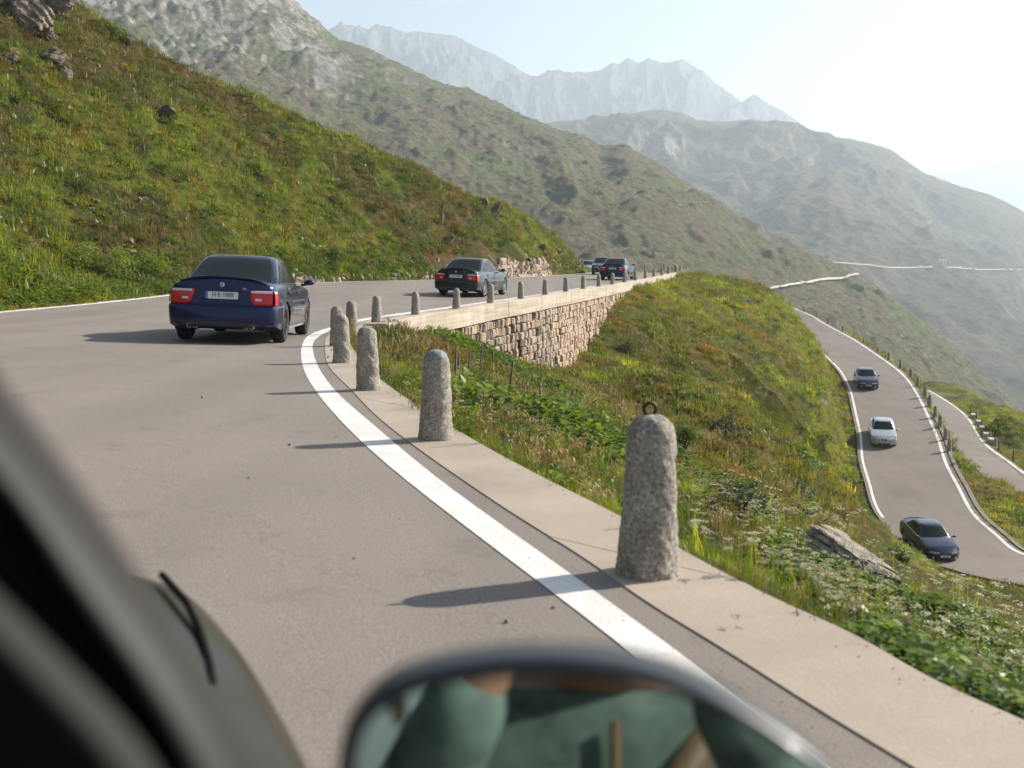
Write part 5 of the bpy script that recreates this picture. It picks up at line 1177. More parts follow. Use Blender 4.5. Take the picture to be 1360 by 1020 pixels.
def build_car(paint, rim, name='saloon_car'):
    t = empty(name)
    xs = np.r_[np.linspace(-2.39, -2.2, 8), np.linspace(-2.15, 2.1, 96), np.linspace(2.15, 2.39, 9)]
    zl = np.r_[.0, .06, .12, .18, .25, .31, .37, .40, .406, .46, .52, .58, .64, .70, .76, .83, .91, 1.0]     # 0..1 between bottom and shoulder; .60 crease handled by zs
    rows = []; 
    for x in xs:
        zb, zs, zt, w = float(ZB(x)), float(ZS(x)), float(ZT(x)), float(W(x))
        half = [(0, zb), (w * .5, zb), (w - .10, zb + .002)]
        zz = [zb + .02, .30, .36, .42, .48, .54, .585, .604, .614, .66, .71, .76, .81, .86, .90]
        zz = [z for z in zz]; zz = [min(z, zs - .012 * (len(zz) - i)) if z > zs - .012 * (len(zz) - i) else z for i, z in enumerate(zz)] + [zs]
        for z in zz: half.append((float(side_y(x, z)), z))
        ws = half[-1][0]
        for q in (.985, .96, .90, .80, .65, .45, .22, 0): half.append((ws * q, zs + (zt - zs) * (1 - q ** 3.2) ** .8))
        full = [(y, z) for y, z in half] + [(-y, z) for y, z in half[-2:0:-1]]
        row = []
        for y, z in full:
            X_ = float(front_x(rear_x(x, z), z))
            # plan rounding of the tail and nose
            if x < -2.1: X_ += (-2.1 - x) / .29 * .10 * (abs(y) / .85) ** 3
            if x > 2.0: X_ -= (x - 2.0) / .39 * .26 * (abs(y) / .62) ** 2.2 * .55
            row.append((X_, y, z))
        rows.append(row)
    bm = bmesh.new(); grid = [[bm.verts.new(p) for p in r] for r in rows]; nn = len(rows[0])
    for i in range(len(rows) - 1):
        for j in range(nn):
            k = (j + 1) % nn; vs = (grid[i][j], grid[i][k], grid[i + 1][k], grid[i + 1][j])
            c = sum((v.co for v in vs), Vector()) / 4
            if abs(c.y) > .62 and any(math.hypot(c.x - xc, c.z - .325) < .375 for xc in (XR_, XF_)): continue
            bm.faces.new(vs)
    def capx(sg, y, z): return (float(front_x(rear_x(-2.39, z), z)) + .10 * (abs(y) / .85) ** 3) if sg > 0 else (float(front_x(2.39, z)) - .26 * .55 * (abs(y) / .62) ** 2.2)
    for base, sg in ((-2.39, 1), (2.39, -1)):      # tail and nose panels, closed with a regular grid
        zb, zs, zt = float(ZB(base)), float(ZS(base)), float(ZT(base)); ws = float(side_y(np.float64(base), zs)); rws_ = []
        zz = sorted([zb, zb + .02] + [z for z in (.33, .36, .42, .48, .54, .585, .604, .614, .66, .71, .76, .81, .86, .90) if zb + .03 < z < zs - .01] + [zs, zs + (zt - zs) * .5, zs + (zt - zs) * .85, zt - .001])
        for z in zz:
            if z <= zb + 1e-6: ym = float(W(base)) - .10
            elif z <= zs: ym = float(side_y(np.float64(base), z))
            else: ym = ws * (1 - min(1, ((z - zs) / (zt - zs))) ** (1 / .8)) ** (1 / 3.2)
            rws_.append([bm.verts.new((capx(sg, y, z) - sg * .012 * max(0, 1 - (abs(y) / max(ym, .01)) ** 6), y, z)) for y in np.linspace(-ym, ym, 23)])
        for i in range(len(rws_) - 1):
            for j in range(22): bm.faces.new((rws_[i][j], rws_[i][j + 1], rws_[i + 1][j + 1], rws_[i + 1][j]))
    bmesh.ops.remove_doubles(bm, verts=bm.verts, dist=.0015)
    # wheel arch edge snapped to a circle
    for v in bm.verts:
        if abs(v.co.y) > .6 and v.is_boundary:
            for xc in (XR_, XF_):
                d = math.hypot(v.co.x - xc, v.co.z - .325)
                if d < .50 and v.co.z > .2: s_ = .372 / max(d, .01); v.co.x = xc + (v.co.x - xc) * s_; v.co.z = .325 + (v.co.z - .325) * s_; v.co.y = math.copysign(float(side_y(v.co.x, v.co.z)), v.co.y)
    bmesh.ops.recalc_face_normals(bm, faces=bm.faces)
    me = bpy.data.meshes.new('body'); bm.to_mesh(me); bm.free(); me.polygons.foreach_set('use_smooth', [True] * len(me.polygons)); me.materials.append(paint)
    try: me.set_sharp_from_angle(angle=R(38))
    except Exception: pass
    body = link('body', me, t)
    # wheel housings
    for xc in (XR_, XF_):
        for s_ in (-1, 1):
            m = MB(); m.grid([[(xc + .374 * math.cos(a), s_ * yy, .325 + .374 * math.sin(a)) for a in np.linspace(-.4, math.pi + .4, 22)] for yy in (.885, .60)])
            m.add([(xc + .374 * math.cos(a), s_ * .60, .325 + .374 * math.sin(a)) for a in np.linspace(-.4, math.pi + .4, 22)], [tuple(range(22))]); m.build('wheel_housing', M_TRIM, t)
    # cabin
    tt = np.r_[np.linspace(0, .9, 9), .94, .97, .99, 1.0]
    def cab(tv):
        z = .95 + (1.425 - .95) * tv
        f = pchip([0, .5, .9, 1], [1.02, .62, .31, .18], tv); r = pchip([0, .5, .9, 1], [-1.80, -1.36, -1.03, -.90], tv); h = pchip([0, .35, .75, .92, 1], [.785, .745, .665, .62, .56], tv)
        return float(z), float(f), float(r), float(h)
    def frontx(tv, y): z, f, r, h = cab(tv); return f - .20 * (abs(y) / h) ** 2.4
    def rearx(tv, y): z, f, r, h = cab(tv); return r + .13 * (abs(y) / h) ** 2.4
    def sidey(tv, x): z, f, r, h = cab(tv); u = (x - (f + r) / 2) / ((f - r) / 2); return h * (1 - .05 * abs(u) ** 2)
    def ring(tv, crown=0.0):
        z, f, r, h = cab(tv); pts = []
        ysr = np.linspace(-.90, .90, 13)
        for q in ysr: pts.append((rearx(tv, q * h), q * h * .955, z))
        xr_, xf_ = rearx(tv, .90 * h), frontx(tv, .90 * h)
        for x in np.linspace(xr_ + .07, xf_ - .07, 22): pts.append((x, sidey(tv, x), z))
        for q in ysr[::-1]: pts.append((frontx(tv, q * h), q * h * .955, z))
        for x in np.linspace(xf_ - .07, xr_ + .07, 22): pts.append((x, -sidey(tv, x), z))
        return pts
    m = MB(); rws = [ring(v) for v in tt]
    top = rws[-1]; cx = sum(p[0] for p in top) / len(top)
    for s_, dz in ((.97, .008), (.9, .016), (.7, .026), (.4, .034), (.12, .037)): rws.append([(cx + (p[0] - cx) * s_, p[1] * s_, p[2] + dz) for p in top])
    m.grid(rws, close=True); m.add(rws[-1], [tuple(range(len(top)))]); m.build('roof', paint, t, sharp=50)
    def panel(fn, u0, u1, v0, v1, nm, mt, off, nu=10, nv=6, par=None, sk=None):
        m = MB(); rows = []
        for v in np.linspace(v0, v1, nv):
            a, b = (u0, u1) if sk is None else sk(v)
            rows.append([fn(u, v, off) for u in np.linspace(a, b, nu)])
        m.grid(rows); return m.build(nm, mt, par or t)
    def rearp(u, v, off): z, f, r, h = cab(v); y = u * h * .955; return (rearx(v, u * h) - off * .75, y, z + off * .6)
    def frontp(u, v, off): z, f, r, h = cab(v); return (frontx(v, u * h) + off * .75, u * h * .955, z + off * .6)
    def sidep(sg): return lambda x, v, off: (x, sg * (sidey(v, x) + off), cab(v)[0] + off * .3)
    panel(rearp, -.89, .89, .14, .93, 'rear_window', M_GLASS, .006); panel(rearp, -.93, .93, .10, .97, 'window_seal', M_TRIM, .003)
    panel(frontp, -.91, .91, .10, .94, 'windscreen', M_GLASS, .006); panel(frontp, -.95, .95, .06, .97, 'window_seal', M_TRIM, .003)
    for sg in (-1, 1):
        fn = sidep(sg)
        xrear = lambda v: cab(v)[2] + .36; xfr = lambda v: cab(v)[1] - .28
        panel(fn, 0, 0, .05, .92, 'side_window_seal', M_TRIM, .003, 20, 6, sk=lambda v: (xrear(v) - .03 + .0 * v, xfr(v) + .03))
        panel(fn, 0, 0, .10, .87, 'front_side_window', M_GLASS, .007, 10, 6, sk=lambda v: (-.13, xfr(v)))
        panel(fn, 0, 0, .10, .87, 'rear_side_window', M_GLASS, .007, 10, 6, sk=lambda v: (max(xrear(v) + .26, -.95), -.19) if True else None)
        panel(fn, 0, 0, .10, .72, 'quarter_window', M_GLASS, .007, 5, 5, sk=lambda v: (xrear(v), max(xrear(v) + .22, -.99)))
    # doors: panels a few millimetres proud, with the shut lines dark between them
    for sg in (-1, 1):
        for nm, a, b in (('front_door', -.13, .98), ('rear_door', -1.10, -.15)):
            for mt, off, g, n2 in ((M_TRIM, .0012, .006, 'shut_line'), (paint, .0042, 0, nm)):
                m = MB(); rows = []
                for z in np.linspace(.27 - g, .93 + g * .3, 14):
                    x0, x1 = a - g, b + g
                    if nm == 'rear_door':
                        dd = .41 ** 2 - (z - .325) ** 2
                        if dd > 0: x0 = max(x0, XR_ + math.sqrt(dd) + (-.0 if g == 0 else -g))
                    if nm == 'front_door': x1 = b + g - .10 * max(0, (z - .6))
                    rows.append([(x, sg * (float(side_y(np.float64(x), min(z, float(ZS(x)) - .004))) + off), min(z, float(ZS(x)) - .004)) for x in np.linspace(x0, x1, 18)])
                m.grid(rows); d = m.build(n2 if g else nm, mt, t)
                if g: d.name = 'shut_line'
                else:
                    hx = a + .16 if nm == 'front_door' else a + .10
                    m = MB(); m.tube([(hx - .09, sg * (float(side_y(np.float64(hx), .83)) + .02), .83), (hx + .09, sg * (float(side_y(np.float64(hx), .83)) + .02), .83)], .014, 8); m.build('handle', paint, d)
        # sill and rubbing strip
        m = MB(); m.grid([[(x, sg * (float(side_y(np.float64(x), z)) + o_), z) for x in np.linspace(-.92, 1.06, 24)] for z, o_ in ((.565, .004), (.572, .014), (.60, .014), (.603, .004))]); m.build('side_strip', paint, t)
        # door mirror
        m = MB(); rws = []
        for i, s_ in enumerate((.35, .8, 1.0, 1.0, .85, .3)):
            u = [.03, .0, -.03, -.075, -.10, -.115][::-1][i]
            rws.append([(.80 - u, sg * (.985 + .098 * s_ * math.cos(a)), 1.005 + .064 * s_ * math.sin(a) * (1 if math.sin(a) > 0 else .8)) for a in np.linspace(0, 2 * math.pi, 16, endpoint=False)])
        m.grid(rws, close=True); m.add(rws[0], [tuple(range(16))]); m.add(rws[-1], [tuple(range(16))]); mi = m.build('door_mirror', paint, t)
        m = MB(); m.tube([(.82, sg * .84, .955), (.82, sg * .93, .975)], .026, 8); m.build('mirror_foot', M_TRIM, mi)
    # wheels
    mt = MB(); pr = [(.22, -.10), (.30, -.108), (.325, -.095), (WR, -.06), (WR, .06), (.325, .095), (.30, .108), (.235, .10)]
    mt.lathe(pr, 'Y', 36); tyre = mt.mesh('wheel'); tyre.materials.append(M_TYRE)
    mr = MB(); mr.lathe([(.24, -.06), (.243, .085), (.235, .10), (.222, .095), (.215, .07)], 'Y', 36)
    mr.lathe([(.058, .02), (.058, .085), (.035, .092), (.001, .092)], 'Y', 16)
    for k in range(9):
        a = 2 * math.pi * k / 9; c, s_ = math.cos(a), math.sin(a); e = .022
        q = lambda rr_, w_, y: (rr_ * c - w_ * s_, y, rr_ * s_ + w_ * c)
        v = [q(.05, -e, .03), q(.05, e, .03), q(.05, e, .082), q(.05, -e, .082), q(.235, -e * .7, .02), q(.235, e * .7, .02), q(.235, e * .7, .086), q(.235, -e * .7, .086)]
        mr.add(v, [(0, 1, 5, 4), (3, 2, 6, 7), (0, 3, 7, 4), (1, 2, 6, 5)])
    rimm = mr.mesh('rim', smooth=False); rimm.materials.append(rim)
    mk = MB(); mk.lathe([(.001, .0), (.17, .0), (.17, .02), (.001, .02)], 'Y', 24); disc = mk.mesh('brake_disc'); disc.materials.append(M_TRIM)
    for xc in (XR_, XF_):
        for sg in (-1, 1):
            wv = link('wheel', tyre, t, (xc, sg * .782, WR)); 
            if sg < 0: wv.rotation_euler = (0, 0, math.pi)
            link('rim', rimm, wv); link('brake_disc', disc, wv)
    # tail details. xt: x of the tail surface at a height and half width
    def xt(y, z): return float(rear_x(np.float64(-2.39), np.float64(z))) + .10 * (abs(y) / .85) ** 3 - .016
    def tailpatch(y0, y1, z0, z1, nm, mt, off=.004, n=8, par=None, nz_=4):
        m = MB(); rows = [[(xt(y, z) - off, y, z) for y in np.linspace(y0, y1, n)] for z in np.linspace(z0, z1, nz_)]
        m.grid(rows); m.grid([[r_ for r_ in rows[0]], [(p[0] + off + .01, p[1], p[2]) for p in rows[0]]]); m.grid([[r_ for r_ in rows[-1]], [(p[0] + off + .01, p[1], p[2]) for p in rows[-1]]]); return m.build(nm, mt, par or t)
    for sg in (-1, 1):
        
        mm_ = MB(); rows_ = []
        for z in np.linspace(.632, .868, 9):
            yi = .435 + .06 * ((.868 - z) / .236) ** 1.5 + (.03 if z < .64 else 0); rows_.append([(xt(y, z) - .010 - .006 * math.sin(math.pi * (z - .632) / .236), sg * y, z) for y in np.linspace(yi, .80, 9)])
        mm_.grid(rows_); bd_ = [r_[0] for r_ in rows_]; mm_.grid([bd_, [(p_[0] + .03, p_[1], p_[2]) for p_ in bd_]]); mm_.grid([rows_[0], [(p_[0] + .03, p_[1], p_[2]) for p_ in rows_[0]]]); mm_.grid([rows_[-1], [(p_[0] + .03, p_[1], p_[2]) for p_ in rows_[-1]]]); L = mm_.build('tail_lamp', M_RED, t)
        tailpatch(sg * .47, sg * .795, .826, .862, 'indicator_lens', M_CLEAR, .018, 8, L); tailpatch(sg * .53, sg * .63, .70, .738, 'reversing_lens', M_CLEAR, .019, 4, L)
        # lamp wraps round the corner onto the wing
        m = MB(); m.grid([[(x, sg * (float(side_y(np.float64(x), z)) + .004), z) for x in np.linspace(-2.27, -2.08 - .1 * (.87 - z), 6)] for z in np.linspace(.64, .826, 4)]); m.build('lamp_side', M_RED, L)
        m = MB(); m.grid([[(x, sg * (float(side_y(np.float64(x), z)) + .005), z) for x in np.linspace(-2.27, -2.10, 6)] for z in np.linspace(.826, .862, 3)]); m.build('lamp_side', M_CLEAR, L)
    rec = tailpatch(-.30, .30, .70, .86, 'plate_recess', M_TRIM, .002)
    pl = MB(); pl.box((xt(0, .78) - .012, 0, .775), (.008, .52, .115), Matrix.Rotation(R(6), 3, 'Y')); pl = pl.build('number_plate', M_PLATE, t, smooth=False)
    bl = MB(); bl.box((xt(0, .78) - .0165, .238, .775), (.004, .042, .113), Matrix.Rotation(R(6), 3, 'Y')); bl.build('blue_band', M_BADGE_BLUE, pl, smooth=False)
    def text(s_, size, loc, nm, par, rear=True, mt=M_INK, wd=None):
        cu_ = bpy.data.curves.new(nm, 'FONT'); cu_.body = s_; cu_.size = size; cu_.extrude = .001; cu_.align_x = 'CENTER'; cu_.align_y = 'CENTER'; cu_.materials.append(mt)
        tmp_ = bpy.data.objects.new(nm, cu_); col.objects.link(tmp_); bpy.context.view_layer.update(); me_ = bpy.data.meshes.new_from_object(tmp_.evaluated_get(bpy.context.evaluated_depsgraph_get())); bpy.data.objects.remove(tmp_); o_ = link(nm, me_, par); o_.location = loc; o_.rotation_euler = (R(90), 0, R(-90) if rear else R(90)); o_.scale = (.92, 1.15, 1); return o_
    text('H\u00b7B 1888', .098, (xt(0, .78) - .018, -.02, .775), 'lettering', pl)
    text('M5', .05, (xt(.3, .88) - .008, -.36, .885), 'badge_lettering', t, mt=M_CHROME)
    eb = MB(); eb.lathe([(.001, -.006), (.036, -.006), (.041, .0), (.041, .006)], 'Y', 24); eb = eb.build('emblem', M_CHROME, t); eb.location = (xt(0, .945) - .004, 0, .945); eb.rotation_euler = (0, 0, R(90)); eb.rotation_euler = (0, 0, R(-90))
    m = MB(); 
    for a0_ in (0, math.pi): m.add([(0, -.008, 0)] + [(.029 * math.cos(a0_ + a), -.008, .029 * math.sin(a0_ + a)) for a in np.linspace(0, math.pi / 2, 7)], [tuple(range(8))])
    m.build('emblem_quarter', M_BADGE_BLUE, eb, smooth=False, fix=False)
    # boot lid edge, lip spoiler, bumper groove, diffuser and four tail pipes
    m = MB(); rows = []
    for x, dz, zz_ in ((-2.19, .003, 0), (-2.25, .020, 0), (-2.305, .030, 0), (-2.315, .022, 0), (-2.30, .0, 0)):
        rows.append([(x + .10 * (abs(y) / .85) ** 3 * .9, y, float(ZS(x)) + (float(ZT(x)) - float(ZS(x))) * (1 - min(1, abs(y) / float(side_y(np.float64(x), float(ZS(x))))) ** 3.2) ** .8 + dz * (1 - (abs(y) / .70) ** 4)) for y in np.linspace(-.70, .70, 22)])
    m.grid(rows); m.build('boot_spoiler', paint, t, sharp=50)
    tailpatch(-.80, .80, .612, .626, 'bumper_groove', M_TRIM, .0015, 20, nz_=2)
    tailpatch(-.62, .62, .27, .36, 'diffuser', M_TRIM, .006, 14)
    for y in (-.50, -.40, .40, .50):
        m = MB(); m.lathe([(.028, .0), (.034, -.002), (.034, .10), (.026, .10), (.026, .0)], 'Y', 14); e_ = m.build('tail_pipe', M_CHROME, t); e_.location = (-2.40, y, .275); e_.rotation_euler = (0, 0, R(-90))
    # nose
    def xn(y, z): return float(front_x(np.float64(2.39), np.float64(z))) - .26 * .55 * (min(abs(y), .62) / .62) ** 2.2 - (.5 * max(0, abs(y) - .60)) + .006
    def nosepatch(y0, y1, z0, z1, nm, mt, off, n=8, par=None, nz_=4):
        m = MB(); m.grid([[(xn(y, z) + off, y, z) for y in np.linspace(y0, y1, n)] for z in np.linspace(z0, z1, nz_)]); return m.build(nm, mt, par or t)
    for sg in (-1, 1):
        hl = nosepatch(sg * .28, sg * .70, .545, .655, 'headlamp', M_LAMP, .012)
        for y in (.37, .52):
            m = MB(); m.lathe([(.001, .03), (.04, .022), (.05, .0)], 'Y', 16); q = m.build('lamp_unit', M_CLEAR, hl); q.location = (xn(y, .6) + .004, sg * y, .60); q.rotation_euler = (0, 0, R(-90))
        nosepatch(sg * .70, sg * .76, .55, .65, 'indicator_lens', M_AMBER, .012, 3, hl)
        kg = nosepatch(sg * .03, sg * .19, .565, .675, 'grille', M_TRIM, .016)
        m = MB(); y0, y1, z0, z1 = .025, .195, .56, .68
        m.tube([(xn(y, z) + .02, sg * y, z) for y, z in ((y0, z0 + .02), (y0, z1 - .02), (y0 + .02, z1), (y1 - .02, z1), (y1, z1 - .02), (y1, z0 + .02), (y1 - .02, z0), (y0 + .02, z0), (y0, z0 + .02))], .007, 6); m.build('grille_frame', M_CHROME, kg)
        fg = MB(); fg.lathe([(.001, .02), (.04, .014), (.05, .0)], 'Y', 16); q = fg.build('fog_lamp', M_CLEAR, t); q.location = (xn(.56, .33) + .004, sg * .56, .33); q.rotation_euler = (0, 0, R(-90))
    nosepatch(-.42, .42, .26, .385, 'lower_intake', M_TRIM, .008, 14); nosepatch(-.66, .66, .475, .495, 'bumper_strip', M_TRIM, .008, 20, nz_=2)
    m = MB(); m.box((xn(0, .44) + .022, 0, .44), (.008, .50, .105)); fp = m.build('number_plate', M_PLATE, t, smooth=False); text('H\u00b7B 1888', .09, (xn(0, .44) + .028, 0, .44), 'lettering', fp, rear=False)
    # bonnet creases
    for sg in (-1, 1):
        m = MB(); m.tube([(x, sg * yv, float(ZT(x)) - (.04 if x < 2 else .03)) for x, yv in ((1.02, .56), (1.4, .47), (1.8, .36), (2.1, .26))], .010, 6); 
    m = MB(); m.tube([(-1.5, 0, 1.36), (-1.62, 0, 1.50)], .004, 5)
    return t
def place_car(t, X, Y, head, z=None, pitch=0.0, roll=0.0):
    """head: degrees clockwise from +Y that the nose points to"""
    t.location = (X, Y, z); t.rotation_euler = (R(roll), R(-pitch), R(90 - head))
car = build_car(P_BLUE, M_RIM)
def surf_road(X, Y): return float(zroad(X, Y))
def copy_car(paint, rim=None):
    rm = {'blue_paint': paint}
    if rim: rm['dark_alloy'] = rim
    return copy_tree(car, None, rm)
G = 'saloon cars driving the pass road'
c2 = copy_car(P_BLACK, M_RIMS); c3 = copy_car(P_BLUE2, M_RIMS); c4 = copy_car(P_DGREEN); c5 = copy_car(P_LBLUE, M_RIMS); c6 = copy_car(P_BLUE, M_RIMS); c7 = copy_car(P_SILVER, M_RIMS); c8 = copy_car(P_BLUE2, M_RIMS)
def on_upper(t, X, Y, head, dz=0.0):
    h = R(head); fx, fy = math.sin(h), math.cos(h); rx, ry = fy, -fx
    zf, zb_ = surf_road(X + fx * 1.4, Y + fy * 1.4), surf_road(X - fx * 1.4, Y - fy * 1.4); zl_, zr_ = surf_road(X - rx * .8, Y - ry * .8), surf_road(X + rx * .8, Y + ry * .8)
    M = Matrix(((fx, -rx, 0), (fy, -ry, 0), (0, 0, 1)))
    f = Vector((fx * 2.8, fy * 2.8, zf - zb_)).normalized(); l = Vector((-rx * 1.6, -ry * 1.6, zl_ - zr_)).normalized(); u = f.cross(l).normalized(); l = u.cross(f)
    t.rotation_euler = Matrix((f, l, u)).transposed().to_euler(); t.location = (X, Y, (zf + zb_) / 2 + dz + .006)
def on_lower(t, px, py, extra=0.0, side=None):
    """on the ribbon of the lower road, where the photo shows the middle of the car"""
    pr = []
    best = None
    for i in range(110, 410):
        for f_ in np.linspace(.15, .85, 15):
            q = mid[i] + (mid_in[i] - mid[i]) * f_; a, b = proj(q); e_ = (a - px) ** 2 + (b - py) ** 2
            if best is None or e_ < best[0]: best = (e_, i, f_, q)
    _, i, f_, q = best; d = mid[min(i + 8, 419)] - mid[max(i - 8, 0)]; f = Vector(d).normalized()
    f = Matrix.Rotation(R(extra), 3, 'Z') @ f
    l = Vector((0, 0, 1)).cross(f).normalized(); u = f.cross(l); t.rotation_euler = Matrix((f, l, u)).transposed().to_euler(); t.location = Vector(q) + u * .006; print('low car', q, i, f_)
on_upper(car, -4.80, 20.45, -3); tag(car, 'nearest blue saloon seen from behind, with number plate, in the bend', 'car', G)
on_upper(c2, -1.55, 45.0, 15); tag(c2, 'black saloon seen from behind on the upper road beside the dry stone wall', 'car', G)
on_upper(c3, 7.15, 77.0, 14); tag(c3, 'small dark blue saloon from behind near the far end of the upper road', 'car', G)
on_upper(c4, 7.75, 97.0, 186); tag(c4, 'dark car half hidden behind the small blue saloon near the hairpin', 'car', G)
on_upper(c5, 8.1, 121.0, 170, -.25); tag(c5, 'light blue car roof just showing past the foot of the hill', 'car', G)
on_lower(c6, 1150, 512); tag(c6, 'blue saloon coming down the lower road, uppermost of the three there', 'car', G)
on_lower(c7, 1171, 583); tag(c7, 'silver saloon with a sunroof between the two blue ones on the lower road', 'car', G)
on_lower(c8, 1232, 731, -20); tag(c8, 'dark blue saloon at the bottom of the lower road beside the grass edge', 'car', G)
m = MB(); rows = [[(x, y, 1.4605 - .02 * (y / .4) ** 2 - .012 * ((x + .3) / .3) ** 2) for y in np.linspace(-.36, .36, 8)] for x in np.linspace(-.52, .02, 6)]
m.grid(rows); m.build('sunroof', M_GLASS, c7)

# ------------------------------------------------------------------ the car the picture is taken from: door frame, wing and mirror, blurred by the lens
M_OWN = carpaint('own_paint', (0.030, 0.025, 0.011), .3, .3); MATS['own_paint'].node_tree.nodes['Principled BSDF'].inputs['Coat Weight'].default_value = .12; M_SEAL = simple('window_rubber', (0.022, 0.019, 0.017), .7, spec=.2); M_LIN = simple('door_lining', (0.004, 0.004, 0.004), .9, spec=.1)
M_GREY = simple('grey_trim', (0.026, 0.025, 0.022), .7, spec=.15); M_BLKP = simple('mirror_shell', (0.018, 0.020, 0.024), .32, coat=.3)
own = empty('camera_car', (0, 0, 0)); tag(own, 'car the view is taken from: blurred window frame, wing and door mirror in the foreground', 'car')
def strip(name, A, B, da, db, mt, th=.018, mid_=None, n=24):
    a = spline([P(x, y, da) for x, y in A], n); b = spline([P(x, y, db) for x, y in B], n); rows = []
    bulge = 0.006
    for p, q in zip(a, b):
        r_ = []
        for t_ in np.linspace(0, 1, 7): c = p + (q - p) * t_; c = c + np.array([0, -1, .3]) * bulge * math.sin(math.pi * t_); r_.append(c)
        back = np.array([-.2, 1, -.3]) * th; r_ = r_ + [q + back, p + back]
        rows.append(r_)
    m = MB(); m.grid(rows, close=True); m.add(rows[0], [tuple(range(9))]); m.add(rows[-1], [tuple(range(9))[::-1]])
    return m.build(name, mt, own, sharp=60)
E0 = [(-150, 300), (0, 510), (98, 642), (170, 752), (222, 840), (285, 940), (345, 1050), (390, 1140)]
E1 = [(-170, 350), (-10, 560), (68, 660), (138, 758), (195, 835), (258, 928), (318, 1040), (350, 1120)]
E2 = [(-230, 370), (-60, 580), (18, 662), (80, 758), (130, 830), (192, 920), (250, 1020), (290, 1110)]
E3 = [(-330, 420), (-160, 640), (-70, 740), (20, 830), (80, 890), (160, 975), (215, 1060), (240, 1140)]
E4 = [(-360, 440), (-200, 680), (-110, 770), (-15, 860), (50, 925), (118, 1005), (160, 1080), (190, 1160)]
E5 = [(-700, 600), (-600, 800), (-500, 900), (-400, 1000), (-300, 1100), (-250, 1200), (-200, 1250), (-150, 1300)]
strip('window_seal', E0, E1, .43, .41, M_SEAL); strip('pillar', E1, E2, .41, .395, simple('pillar_paint', (0.030, 0.033, 0.029), .55, spec=.2)); strip('window_channel', E2, E3, .41, .40, M_LIN); strip('frame_trim', E3, E4, .36, .355, M_GREY); strip('door_lining', E4, E5, .35, .34, M_LIN)
# wing of the car: crown, outer side and the curved shut line of the bonnet
Sx = [(60, 745, 2.45), (130, 757, 2.30), (195, 768, 2.15), (240, 785, 2.02), (282, 822, 1.86), (320, 868, 1.70), (352, 920, 1.55), (382, 975, 1.40), (408, 1035, 1.27), (430, 1100, 1.16), (450, 1180, 1.05)]
sp = spline([P(*q) for q in Sx], 40)
rows = []
for i, p in enumerate(sp):
    rows.append([p + np.array(o_) for o_ in [(-.75, -.10, .10), (-.5, -.06, .085), (-.3, -.03, .065), (-.18, -.01, .048), (-.09, 0, .028), (-.03, 0, .009), (0, 0, 0), (.018, 0, -.03), (.03, 0, -.10), (.028, 0, -.22), (.0, 0, -.38)]])
m = MB(); m.grid(rows); wing = m.build('wing', M_OWN, own)
m = MB(); m.tube([P(*q) + np.array([0, 0, .048]) for q in [(216, 797, 2.02), (248, 835, 1.86), (266, 875, 1.74), (278, 918, 1.62), (284, 955, 1.52)]], .0065, 8); m.build('shut_line', M_LIN, wing)
# door mirror
mc = np.array([.045, .55, CAMZ - .275]); mn = np.array([-.135, -1.885, .395]); mn /= np.linalg.norm(mn)
def on_plane(px, py, off=0.0):
    d = ray(px, py); o0 = np.array([0, 0, CAMZ]); t_ = np.dot(mc + mn * off - o0, mn) / np.dot(d, mn); return o0 + d * t_
O = [(446, 1050), (452, 995), (470, 948), (505, 912), (560, 889), (640, 874), (740, 870), (850, 884), (930, 910), (1000, 948), (1055, 985), (1105, 1026), (1140, 1072), (1155, 1120), (1140, 1175), (1000, 1215), (720, 1222), (540, 1195), (465, 1130)]
O.append(O[0]); ol = spline(O, 73)[:-1]; cx_, cy_ = 800, 1046
def loop(sx, sy, off, dy=0): return [on_plane(cx_ + (x - cx_) * sx, cy_ + (y - cy_) * sy + dy, off) for x, y in ol]
cen = on_plane(cx_, cy_)
def lp3(s_, off): return [cen + (np.array(q) - cen) * s_ - mn * off for q in loop(1, 1, 0)]
rows = [loop(.945, .845, -.010), loop(.95, .855, 0.0), loop(.965, .89, .006), lp3(1.0, .004), lp3(1.03, .02), lp3(1.03, .045), lp3(.97, .075), lp3(.82, .10), lp3(.5, .118), lp3(.1, .123)]
m = MB(); m.grid(rows, close=True); m.add(rows[-1], [tuple(range(72))]); mi = m.build('door_mirror', M_BLKP, own)
mg, nt, b = newmat('mirror_glass'); b.inputs['Base Color'].default_value = (.40, .45, .41, 1); b.inputs['Metallic'].default_value = 1; b.inputs['Roughness'].default_value = .015
m = MB(); g_ = loop(.942, .84, -.006); m.add(g_ + [on_plane(cx_, cy_, -.006)], [(i, (i + 1) % 72, 72) for i in range(72)]); gl = m.build('mirror_glass', mg, mi, smooth=False)
m = MB(); m.tube([cen - mn * .05 + np.array([-.10, 0, -.06]), cen - mn * .05 + np.array([-.22, .0, -.10]), np.array([-.42, .52, CAMZ - .42])], .03, 10); m.build('mirror_foot', M_BLKP, mi)

